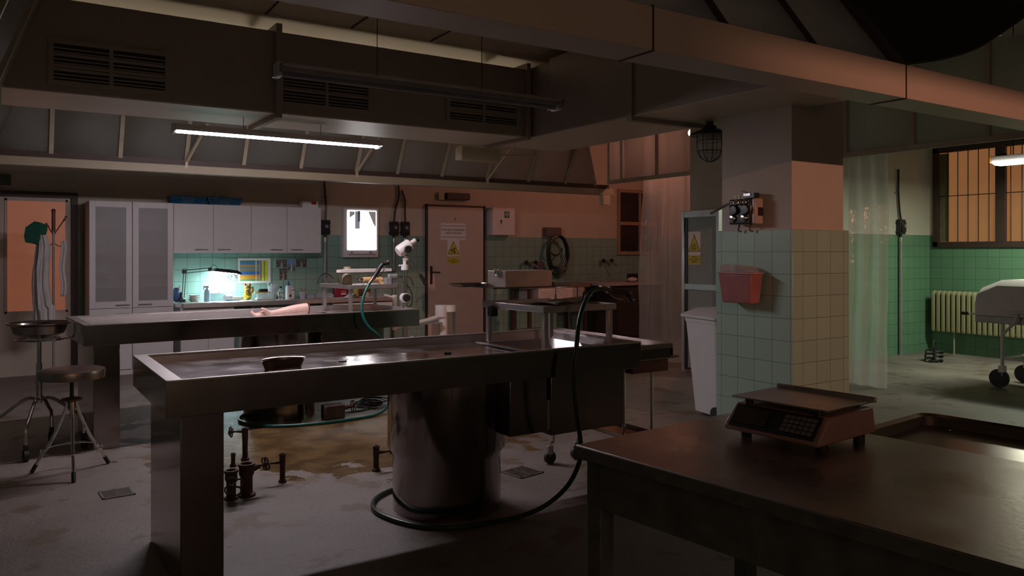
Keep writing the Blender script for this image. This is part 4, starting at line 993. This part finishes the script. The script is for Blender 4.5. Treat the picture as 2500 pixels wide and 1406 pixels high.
bb = B().lathe([(0, .80), (.10, .80), (.155, .83), (.175, .885), (.20, .898), (.203, .905), (.197, .905), (.172, .892), (.15, .835), (.10, .806), (0, .806)], n=48).build('basin', M('basin_steel', (.40, .37, .36), .2, 1, .1))
bb.location = (.235, 6.45, 0); tag(bb, 'round steel basin sitting on the wheeled stand', 'basin')
st = thing('stool', 'round metal stool with bent legs in front of far table', 'stool', (.385, 5.70, 0), 20)
B().lathe([(0, .655), (.17, .66), (.187, .655), (.192, .64), (.186, .60), (.178, .60), (.182, .64), (.17, .65), (0, .645)], n=48).build('seat', M('stool_seat', (.42, .33, .30), .3, 1, .15), st)
B().cyl((0, 0, .34), (0, 0, .645), .012, n=12).build('spindle', BLACK, st)
B().lathe([(0, .455), (.06, .46), (.062, .472), (.03, .48), (0, .48)], n=24).lathe([(0, .39), (.018, .40), (.024, .45), (0, .455)], n=16).build('hub', M('hub_iron', (.16, .10, .09), .5, .5), st)
for k in range(3):
    a = -PI*.62+k*2*PI/3; c, s = math.cos(a), math.sin(a)
    lg = B().tube([(c*.02, s*.02, .46), (c*.055, s*.055, .36), (c*.13, s*.13, .20), (c*.19, s*.19, .11), (c*.245, s*.245, .012)], .0105, 8, 5).build('leg', CHROME, st)
    B().tube([(c*.222, s*.222, .055), (c*.25, s*.25, .006)], .013, 8, 1).build('rubber_foot', RUBBER, lg)
B().tube([(math.cos(i*PI/14)*.172, math.sin(i*PI/14)*.172, .155) for i in range(28)], .006, 8, 1, closed=True).build('foot_ring', CHROME, st)

# ------------------------------------------------ floor fittings
def grate(x, y, s_, rz, lab):
    t = thing('floor_drain', lab, 'drain', (x, y, 0), rz)
    B().box(-s_, s_, -s_, s_, .0005, .002).build('pit', INK, t)
    g = B().box(-s_, -s_+.012, -s_, s_, .001, .006).box(s_-.012, s_, -s_, s_, .001, .006).box(-s_, s_, -s_, -s_+.012, .001, .006).box(-s_, s_, s_-.012, s_, .001, .006).box(-.008, .008, -s_, s_, .001, .006)
    for i in range(8):
        y_ = -s_+.02+i*(2*s_-.03)/8; g.box(-s_+.01, s_-.01, y_, y_+.008, .001, .006)
    g.build('grating', M('grate_iron', (.22, .19, .17), .5, .3), t)
grate(.57, 5.07, .085, 3, 'small square floor drain near the stool'); grate(2.78, 4.15, .10, 10, 'slatted floor drain beside the near column')
def handwheel(b, c, ax, r):
    ax = Vector(ax).normalized(); t = Vector((0, 0, 1)); u = ax.cross(t).normalized(); v = ax.cross(u); c = Vector(c)
    for k in range(4):
        q = k*PI/2+.5; m_ = c+(u*math.cos(q)+v*math.sin(q))*r*.55
        b.tube([m_+(u*math.cos(i*PI/5)+v*math.sin(i*PI/5))*r*.42 for i in range(10)], .0048, 6, 1, closed=True)
    b.cyl(c-ax*.01, c+ax*.01, .010, n=10)
def valve(x, y, h_, r, d, lab, wheel=True, r2=None, wz=.7, wr=.038):
    t = thing('iron_pipe_stub', lab, 'pipe', (x, y, 0)); r2 = r2 or r
    B().lathe([(0, 0), (r*1.5, 0), (r*1.5, .012), (r, .02), (r, h_*.6), (r2, h_*.68), (r2, h_-.014), (r2*1.15, h_-.012), (r2*1.15, h_), (r2*.75, h_), (r2*.75, h_-.03), (0, h_-.03)], n=20).build('pipe', RUST, t)
    if wheel:
        d = Vector(d).normalized(); z = h_*wz
        B().cyl(Vector((0, 0, z))+d*r*.5, Vector((0, 0, z))+d*(r2+.04), r*.75, r*.4, n=12).cyl(Vector((0, 0, z))+d*(r2+.03), Vector((0, 0, z))+d*(r2+.075), .006, n=8).build('valve_body', RUST, t)
        g = B(); handwheel(g, Vector((0, 0, z))+d*(r2+.08), d, wr); g.build('handwheel', RUST, t)
valve(1.10, 4.60, .165, .026, (-.1, -1, 0), 'short rusty pipe with handwheel facing the camera', True, .034, .62, .055)
valve(1.19, 4.62, .185, .034, (.8, .2, .1), 'thick rusty pipe with handwheel on its right', True, .042, .78, .045)
valve(1.443, 4.77, .175, .016, (-1, .1, 0), 'thin rusty pipe right of the two thick pipes', True, .018, .7, .035)
valve(1.387, 5.42, .215, .018, (-1, -.2, .1), 'rusty pipe standing in the puddle behind the others', True, .02, .9, .035)
valve(1.28, 5.30, .085, .014, (0, 1, 0), 'shortest rusty pipe in the blue reflection', False)
valve(2.02, 4.69, .16, .018, (1, -.1, 0), 'rusty pipe stub close to the near column', True, .02, .72, .02)
fv = thing('floor_valve', 'iron valve with wheel beside the far column', 'valve', (2.42, 6.36, 0))
B().box(-.16, .02, -.05, .05, 0.0, .12).build('valve_block', RUST, fv, .01)
B().cyl((.02, 0, .08), (.10, 0, .085), .02, .012, n=12).build('stem', RUST, fv)
g = B(); handwheel(g, (.11, 0, .085), (1, 0, 0), .06); g.build('handwheel', RUST, fv)
cc = thing('coiled_cable', 'thin black cable coiled on the floor behind the near column', 'cable', (2.85, 6.75, 0))
g = B()
for k in range(5): g.tube([(.11*math.cos(i*PI/7)*(1+.12*math.sin(k*2+i))+.02*k-.04, .14*math.sin(i*PI/7)+.02*math.sin(k*3), .008+.009*k) for i in range(14)], .005, 6, 2, closed=True)
g.tube([(.1, 0, .03), (-.1, -.2, .01), (-.3, -.25, .008), (-.42, -.28, .02)], .006, 6, 4).build('cable', RUBBER, cc)
B().box(-.46, -.42, -.30, -.26, .0, .035).build('plug', BLACK, cc, .005)

# ------------------------------------------------ things on the stands
ts = thing('wire_shelf', 'thin wire shelf fixed over the far stand', 'shelf', (2.60, 6.86, 1.09), 7)
B().box(-.02, .60, .0, .20, .118, .122).box(-.02, .60, -.003, 0, .112, .126).build('shelf_plate', CHROME, ts)
B().tube([(.0, 0, 0), (-.01, 0, .06), (-.018, 0, .12)], .006, 8, 2).build('shelf_leg', CHROME, ts); B().tube([(.59, 0, 0), (.59, 0, .12)], .006, 8, 1).build('shelf_leg', CHROME, ts)
for k, (x, y, r_, lab) in enumerate(((2.80, 6.84, 9, 'white channel tray lying at the front of the wire shelf'), (2.92, 6.98, 5, 'white channel tray lying at the back of the wire shelf'))):
    o = B().box(-.24, .24, -.03, .03, 0, .004).box(-.24, .24, -.033, -.029, 0, .03).box(-.24, .24, .029, .033, 0, .026).build('instrument_channel', M('white_enamel', (.70, .62, .60), .3), None, .002)
    put(o, x, y, lab, 'tray', 'channel trays on the wire shelf', r_, z=1.213)
t = thing('bone_saw', 'pale yellow handled power saw lying on the far stand', 'saw', (2.86, 6.80, 1.117), 6)
SAW = M('saw_cream', (.70, .46, .20), .4)
B().tube([(-.06, 0, .03), (-.02, 0, .03), (.08, 0, .032), (.13, 0, .025)], .022, 12, 3).tube([(.09, 0, .03), (.125, 0, -.0), (.135, 0, -.02)], .02, 12, 3).build('handle', SAW, t)
B().cyl((-.10, 0, .03), (-.06, 0, .03), .012, n=10).cyl((-.14, 0, .03), (-.10, 0, .03), .005, n=8).build('blade_shaft', CHROME, t)
t = thing('ceramic_jar', 'tall beige jar standing on the wire shelf side of far stand', 'jar', (2.775, 7.135, 1.094))
B().lathe([(0, 0), (.048, 0), (.048, .07), (.034, .09), (.034, .16), (.03, .165), (0, .165)], n=28).build('jar', M('jar_beige', (.42, .34, .22), .5), t)
for i in range(6):
    o = B().tube([(-.10+.01*i, 0, .004), (0, .004*(-1)**i, .006), (.08+.004*i, 0, .004)], .0035, 6, 3).cyl((-.10+.01*i, -.006, .004), (-.10+.01*i, .006, .004), .006, n=8).build('hand_instrument', CHROME)
    put(o, 2.84+.0017*i, 6.695+.018*i, 'slim steel hand instrument in the row on the far stand', 'instrument', 'hand instruments on the far stand', 6, z=1.093)
t = thing('lamp_arm_clamp', 'grey clamp with bent steel rod at the right of far stand', 'clamp', (3.06, 6.78, 1.10), 0)
B().box(-.06, .0, -.04, .04, -.02, .06).cyl((-.02, 0, .07), (.07, 0, .07), .026, n=14).build('clamp_body', GREY, t, .006)
B().tube([(.07, 0, .07), (.16, 0, .065), (.22, .02, .05), (.26, .04, -.02)], .006, 8, 4).build('rod', CHROME, t)
# colposcope / magnifier head on the post
cs = thing('viewing_scope', 'white viewing scope head on a chrome post at the far table end', 'scope', (3.115, 6.58, 0), 0)
B().cyl((0, 0, .893), (0, 0, 1.27), .015, n=14).build('post', CHROME, cs); B().cyl((0, 0, .8935), (0, 0, .905), .04, n=20).build('foot_plate', CHROME, cs)
B().cyl((0, 0, 1.235), (0, 0, 1.285), .034, n=20).cyl((-.06, 0, 1.275), (-.03, 0, 1.275), .008, n=8).build('collar', WPLAST, cs)
B().tube([(0, 0, 1.28), (.0, 0, 1.33), (.01, 0, 1.36)], .016, 10, 2).sphere((.01, 0, 1.335), .032, 14, 1, .8, .7).build('swivel', WPLAST, cs)
hx = Matrix.Translation((0, 0, 1.44)) @ Matrix.Rotation(math.radians(-32), 4, 'Y')
hb = B().lathe([(0, -.085), (.045, -.08), (.055, -.06), (.055, .055), (.03, .07), (.022, .07), (.022, .13), (0, .13)], n=24, m=hx @ Matrix.Rotation(PI/2, 4, 'Y')).build('scope_head', WPLAST, cs)
B().lathe([(.024, .125), (.026, .155), (0, .157)], n=16, m=hx @ Matrix.Rotation(PI/2, 4, 'Y')).build('eyepiece', BLACK, hb)
B().cyl((.0, -.085, 1.425), (.0, -.055, 1.425), .033, n=20).build('focus_knob', BLACK, hb)
B().tube([(.02, 0, 1.35), (.09, 0, 1.28), (.16, 0, 1.18)], .006, 8, 3).build('handle_rod', CHROME, cs)
B().cyl((.155, 0, 1.19), (.215, 0, 1.10), .016, .02, n=12).build('handle_grip', BLACK, cs)
B().cyl((0, -.05, .98), (0, .02, .98), .035, n=20).cyl((0, -.055, .98), (0, -.05, .98), .028, n=20).build('lower_knob', BLACK, cs)
B().lathe([(.036, -.02), (.044, -.02), (.044, .03), (.036, .03)], n=20, m=Matrix.Translation((0, 0, .98)) @ Matrix.Rotation(PI/2, 4, 'X')).build('lower_collar', WPLAST, cs)
B().tube([(.02, 0, 1.1), (.07, 0, 1.02), (.07, 0, .92), (.03, 0, .88)], .005, 8, 4).build('cable', BLACK, cs)
# white dental style chair arm
wc = thing('white_equipment_stand', 'white tubular equipment stand behind the end of far table', 'equipment', (3.92, 7.35, 0))
B().cyl((0, 0, 0), (0, 0, .81), .048, n=20).build('column', WPLAST, wc)
B().cyl((-.02, 0, .72), (-.02, 0, .84), .065, n=24).cyl((.07, 0, .77), (.07, 0, .835), .075, n=24).build('bearing', WPLAST, wc)
B().tube([(-.05, 0, .72), (-.2, -.02, .69), (-.42, -.04, .66)], .022, 10, 3).tube([(-.05, 0, .42), (-.3, 0, .36), (-.45, 0, .35)], .016, 10, 3).build('arm', WPLAST, wc)
B().cyl((.13, 0, 0), (.13, 0, .78), .018, n=12).build('steel_rod', CHROME, wc)
B().box(-.42, -.05, -.1, .12, .655, .665).build('shelf', GREY, wc)
B().cyl((-.36, -.08, .50), (-.36, .0, .50), .04, n=18).cyl((-.16, -.08, .49), (-.16, 0, .49), .03, n=18).build('knob', BLACK, wc)
B().tube([(-.36, 0, .5), (-.16, 0, .49)], .008, 8, 1).build('linkage', CHROME, wc)
B().cyl((-.53, .05, .60), (-.53, .05, .96), .024, n=16).tube([(-.53, .05, .93), (-.64, .05, .96)], .014, 8, 1).tube([(-.53, .05, .62), (-.36, .02, .66)], .014, 8, 1).build('upright', WPLAST, wc)
B().cyl((-.36, .0, .667), (-.36, 0, .75), .022, n=14).build('beige_pot', M('pot', (.55, .45, .3), .5), wc)
B().lathe([(0, 0), (.22, 0), (.22, .03), (.06, .06), (0, .06)], (0, 0, 0), 28).build('base', WPLAST, wc)

# near stand: shelf, box, books
ns = thing('wire_shelf', 'thin wire shelf fixed behind the near stand', 'shelf', (2.45, 3.96, 1.09), 3)
B().box(-.0, .60, .0, .22, .092, .096).tube([(0, .0, .094), (.60, 0, .094)], .005, 8, 1).build('shelf_plate', CHROME, ns)
for x in (0.012, .50): B().tube([(x, .03, .005), (x, .03, .09)], .006, 8, 1).build('shelf_leg', CHROME, ns)
B().box(-.03, .02, -.02, .02, -.07, -.01).build('clamp', BLACK, ns, .004)
o = B().loft([rrect(-.16, .04, -.06, .06, .03, 0), rrect(-.19, .05, -.075, .075, .04, .02), rrect(-.18, .04, -.068, .068, .035, .021), rrect(-.15, .03, -.05, .05, .03, .004)]).build('shallow_dish', STEEL)
put(o, 2.49, 4.20, 'shallow steel dish sticking out left of the pale box', 'dish', z=1.187)
t = thing('latched_box', 'pale metal box with latch on the near stand shelf', 'box', (2.555, 3.99, 1.187), 3)
BOXM = M('box_paint', (.52, .42, .38), .45)
B().box(0, .36, 0, .19, 0, .098).build('body', BOXM, t, .003)
B().box(-.002, .002, .05, .11, .068, .10).box(-.012, -.002, .055, .105, .07, .075).box(-.012, -.002, .058, .068, .075, .106).box(-.012, -.002, .092, .102, .075, .106).build('latch', CHROME, t, .001)
for k in (0, 1):
    o = B().box(0, .15, 0, .11, 0, .003).box(0, .15, 0, .11, .010, .012).box(.0, .15, .004, .106, .003, .010).build('steel_case', ALU, None, .001)
    put(o, 2.93, 4.0, ('lower thin steel case right of the pale box', 'upper thin steel case right of the pale box')[k], 'case', 'thin steel cases', 3, z=1.187+.0125*k)
o = B().grid(lambda u, v: (-.2+.4*u, -.1+.2*v, .004+.05*u*(1-v)*.6+.012*math.sin(7*u+3*v)), 14, 8).build('crumpled_paper', M('grey_paper', (.4, .36, .34), .6), None, solid=.001)
put(o, 2.80, 3.76, 'creased paper lying on the near stand tray', 'paper', rz=20, z=1.096)

# ------------------------------------------------ trolley at the end of the near table
tt = thing('instrument_trolley', 'steel tray trolley at the right end of near table', 'trolley', (3.08, 3.42, 0))
def tray_(b, x0, x1, y0, y1, z, h_=.03):
    b.box(x0, x1, y0, y1, z, z+.003).box(x0, x0+.003, y0, y1, z, z+h_).box(x1-.003, x1, y0, y1, z, z+h_).box(x0, x1, y0, y0+.003, z, z+h_).box(x0, x1, y1-.003, y1, z, z+h_); return b
tray_(B(), 0, .30, 0, 1.25, .825).build('top_tray', M('tray_pale', (.60, .52, .50), .25, 1), tt, .001)
B().box(-.0, .30, -.0, .02, .78, .825).box(0, .30, 1.23, 1.25, .78, .825).box(.28, .30, 0, 1.25, .78, .825).box(0, .02, 0, 1.25, .78, .825).build('tray_frame', STEEL, tt)
B().tube([(-.01, -.02, .775), (.29, -.02, .775), (.325, -.0, .775), (.325, .1, .775)], .008, 8, 2).build('push_bar', CHROME, tt)
box1(.0, .28, .02, .5, .69, .78, 'under_box', DARKW, tt)
tray_(B(), 0, .23, .05, .85, .30, .02).build('lower_shelf', STEEL, tt)
for x, y in ((0, .10), (.22, .10), (0, .80), (.22, .80)):
    B().tube([(x, y, .80), (x, y, .20), (x-.01, y, .14), (x-.03, y, .10)], .010, 8, 3).build('leg', CHROME, tt)
    c_ = B().box(x-.05, x-.01, y-.014, y+.014, .06, .12).build('caster_fork', GREY, tt, .003)
    B().cyl((x-.03, y-.012, .042), (x-.03, y+.012, .042), .042, n=20).build('wheel', RUBBER, c_)

# ------------------------------------------------ bin, curtains
bn = thing('wheeled_bin', 'white wheeled bin beside the tiled pillar', 'bin', (5.19, 4.66, 0), -12)
B().loft([rrect(-.17, .17, -.17, .17, .03, .03), rrect(-.23, .23, -.23, .23, .04, .80), rrect(-.235, .235, -.235, .235, .04, .80), rrect(-.24, .24, -.24, .24, .04, .84)]).build('body', WPLAST, bn, 0)
B().loft([rrect(-.262, .262, -.262, .262, .04, .84), rrect(-.265, .265, -.265, .265, .04, .862), rrect(-.15, .20, -.2, .2, .05, .915), rrect(-.05, .1, -.1, .1, .05, .925)]).build('lid', WPLAST, bn)
for s in (-1, 1): B().cyl((s*.19, -.20, .06), (s*.225, -.20, .06), .06, n=20).build('wheel', RUBBER, bn)
def curtain(lab, x, y0, y1, h_, ph, waves, amp, z0=.01):
    def fn(u, v):
        a = amp*(.6+.4*v)
        y = y0+(y1-y0)*u+(.5-u)*.06*math.sin(v*3)
        return (x+a*math.sin(u*waves*2*PI+ph+.7*math.sin(v*4))+.012*math.sin(v*23+u*9)*(1-v)+.02*math.sin(u*3+v*5), y+.02*math.sin(v*6+ph), z0+(h_-z0)*v)
    o = B().grid(fn, 90, 60).build('plastic_curtain', CURT); return tag(o, lab, 'curtain')
curtain('long clear plastic curtain between the dark window and the grey door', 7.12, 6.66, 7.80, 3.0, 0, 3.5, .05)
curtain('clear plastic curtain hanging right of the tiled pillar', 7.54, 4.60, 5.06, 3.0, 1.2, 2.5, .045)

# ------------------------------------------------ pillar fittings
sh = thing('sharps_bin', 'red sharps bin with clear lid on the pillar', 'bin', (4.575, 3.885, 1.03), -90)
SB = M('red_bin', (.33, .12, .115), .4)
B().loft([[(-.125, -.11, 0), (.125, -.11, 0), (.125, 0, 0), (-.125, 0, 0)], [(-.15, -.13, .21), (.155, -.13, .21), (.155, 0, .21), (-.15, 0, .21)]]).build('tub', SB, sh, .008)
B().box(-.155, .16, -.135, 0, .21, .222).build('rim', M('bin_rim', (.45, .20, .18), .35), sh, .003)
B().loft([[(-.14, -.12, .222), (.13, -.12, .222), (.13, -.01, .222), (-.14, -.01, .222)], [(-.15, -.10, .275), (.09, -.10, .27), (.09, -.0, .262), (-.14, -.0, .285)]]).build('clear_flap', film('pink_clear', (.55, .40, .36), .5, .2, .4, 12, .3), sh)
lb = B().box(-.03, .025, -.134, -.131, .085, .175)
lbm = lb.build('label_sheet', PAPER, sh); lbm.location.y = .012; lbm.rotation_euler = (math.radians(-5.4), 0, 0)
B().box(-.024, .019, -.136, -.134, .125, .17).build('red_square', REDP, lbm)
text('SHARPS', .011, 'lettering', INK, lbm, (-.0025, -.1348, .104))
dv = thing('saw_motor_unit', 'black and chrome motor unit with nozzle fixed to the pillar', 'device', (4.61, 3.865, 1.60), -90)
B().box(-.125, .075, -.10, -.03, 0, .185).build('face_plate', M('black_glossy', (.03, .03, .032), .2), dv, .012)
B().box(-.115, .105, -.04, .0, -.0, .19).build('casing', M('beige_metal', (.42, .30, .25), .35), dv, .01)
B().box(.075, .11, -.09, -.0, .0, .185).build('side_case', bpy.data.materials['beige_metal'], dv, .01)
B().box(.10, .115, -.06, -.01, .06, .12).build('side_slot', BLACK, dv)
for x in (-.085, .02): 
    B().lathe([(.026, 0), (.03, .01), (.022, .02), (0, .024)], n=24, m=Matrix.Translation((x, -.10, .045)) @ Matrix.Rotation(PI/2, 4, 'X')).build('bottom_dial', CHROME, dv)
    B().lathe([(.032, 0), (.034, .012), (.03, .025), (0, .026)], n=24, m=Matrix.Translation((x+.02, -.10, .105)) @ Matrix.Rotation(PI/2, 4, 'X')).build('dark_port', BLACK, dv)
for x in (-.055, -.012, .03):
    B().sphere((x, -.105, .158), .022, 14).build('chrome_knob', CHROME, dv)
for x in (-.10, -.06, -.02): B().cyl((x, -.06, .185), (x, -.06, .215), .009, n=10).build('top_fitting', CHROME, dv)
B().tube([(-.02, -.11, .155), (-.10, -.12, .15), (-.16, -.14, .125), (-.235, -.17, .085)], .010, 10, 4).build('nozzle', CHROME, dv)
B().box(-.01, .09, -.08, -.02, .19, .225).beam((-.04, -.06, .245), (.05, -.06, .215), .03, .006).build('top_clip', BLACK, dv)
B().box(.0, .06, -.085, -.08, .205, .222).build('clip_plate', CHROME, dv)
for x in (-.075, .03): B().tube([(x, -.04, 0), (x, -.05, -.045), (x+.01, -.03, -.05)], .007, 8, 2).build('bottom_pipe', CHROME, dv)

# ------------------------------------------------ side room: radiator, gurney, floor pump
ra = thing('radiator', 'cream ribbed radiator under the orange window', 'radiator', (10.97, 6.0, .27), -90)
for i in range(30):
    x = .04+i*.068
    B().loft([[(x-.02, -.10, .03), (x+.02, -.10, .03), (x+.02, 0, .03), (x-.02, 0, .03)], [(x-.022, -.11, .0+.06), (x+.022, -.11, .06), (x+.022, .005, .06), (x-.022, .005, .06)], [(x-.022, -.11, .56), (x+.022, -.11, .56), (x+.022, .005, .56), (x-.022, .005, .56)], [(x-.014, -.08, .595), (x+.014, -.08, .595), (x+.014, -.02, .595), (x-.014, -.02, .595)]]).build('rib', RADI, ra, .008)
B().cyl((0, -.05, .07), (2.1, -.05, .07), .018, n=10).cyl((0, -.05, .54), (2.1, -.05, .54), .018, n=10).build('header_pipe', RADI, ra)
B().cyl((.3, -.05, -.27), (.3, -.05, .04), .012, n=10).cyl((1.6, -.05, -.27), (1.6, -.05, .04), .012, n=10).build('foot', RADI, ra)
gu = thing('gurney', 'covered white mortuary gurney in the side room', 'gurney', (8.93, 4.15, 0), -90)
# local x runs along the gurney, y across
GL, GW = 2.0, .68
def hood(x, w_, z0, z1): return [(x, -w_, z0), (x, w_, z0), (x, w_, z1), (x, w_*.7, z1+.06), (x, -w_*.7, z1+.06), (x, -w_, z1)]
B().loft([hood(-.14, .30, .745, .86), hood(-.10, .33, .745, .96), hood(.10, .34, .745, 1.05), hood(1.9, .34, .745, 1.05), hood(2.0, .33, .745, .95)]).build('cover', SHROUD, gu, .004)
B().box(-.14, 1.95, -.30, .30, .66, .74).build('tray_pan', M('pan_grey', (.35, .33, .31), .4, .5), gu, .01)
B().tube([(-.20, -.33, .748), (1.95, -.33, .748)], .009, 8, 1).tube([(-.20, .33, .748), (1.95, .33, .748)], .009, 8, 1).build('side_rail', WHITE, gu)
for y in (-.33, .33): B().cyl((-.26, y, .748), (-.19, y, .748), .018, n=12).build('hand_grip', BLACK, gu)
for x in (.12, 1.7):
    for y in (-.27, .27):
        B().cyl((x, y, .12), (x, y, .66), .017, n=12).build('leg', WHITE, gu)
        f_ = B().box(x-.03, x+.03, y-.03, y+.03, .16, .23).build('caster_fork', WHITE, gu, .004)
        B().cyl((x-.03, y-.016, .095), (x-.03, y+.016, .095), .095, n=28).build('wheel', RUBBER, f_)
B().beam((.12, -.27, .30), (1.7, .27, .24), .02).beam((.12, .27, .30), (1.7, -.27, .24), .02).beam((.12, -.27, .3), (.12, .27, .3), .02).build('cross_brace', WHITE, gu)
B().tube([(.22, -.345, .77), (.33, -.35, .79), (.55, -.345, .765)], .018, 8, 4).tube([(.30, -.35, .77), (.27, -.355, .68), (.20, -.36, .60), (.16, -.36, .55)], .014, 8, 4).build('tied_cloth', CLOTHW, gu)
fp = thing('foot_pump', 'black looped foot pump on the floor below the conduit', 'pump', (10.02, 5.48, 0), 20)
B().box(-.1, .1, -.05, .05, 0, .02).cyl((0, 0, .02), (0, 0, .2), .014, n=10).build('pump_body', RUBBER, fp, .003)
g = B()
for k in range(3): g.tube([(.12*math.cos(i*PI/6)+.03*k-.04, .10*math.sin(i*PI/6), .02+.05*k+.02*math.sin(i)) for i in range(12)], .012, 8, 2, closed=True)
g.tube([(-.06, 0, .18), (-.02, 0, .26), (.05, 0, .26), (.08, 0, .16)], .010, 8, 4).build('hose_loop', RUBBER, fp)
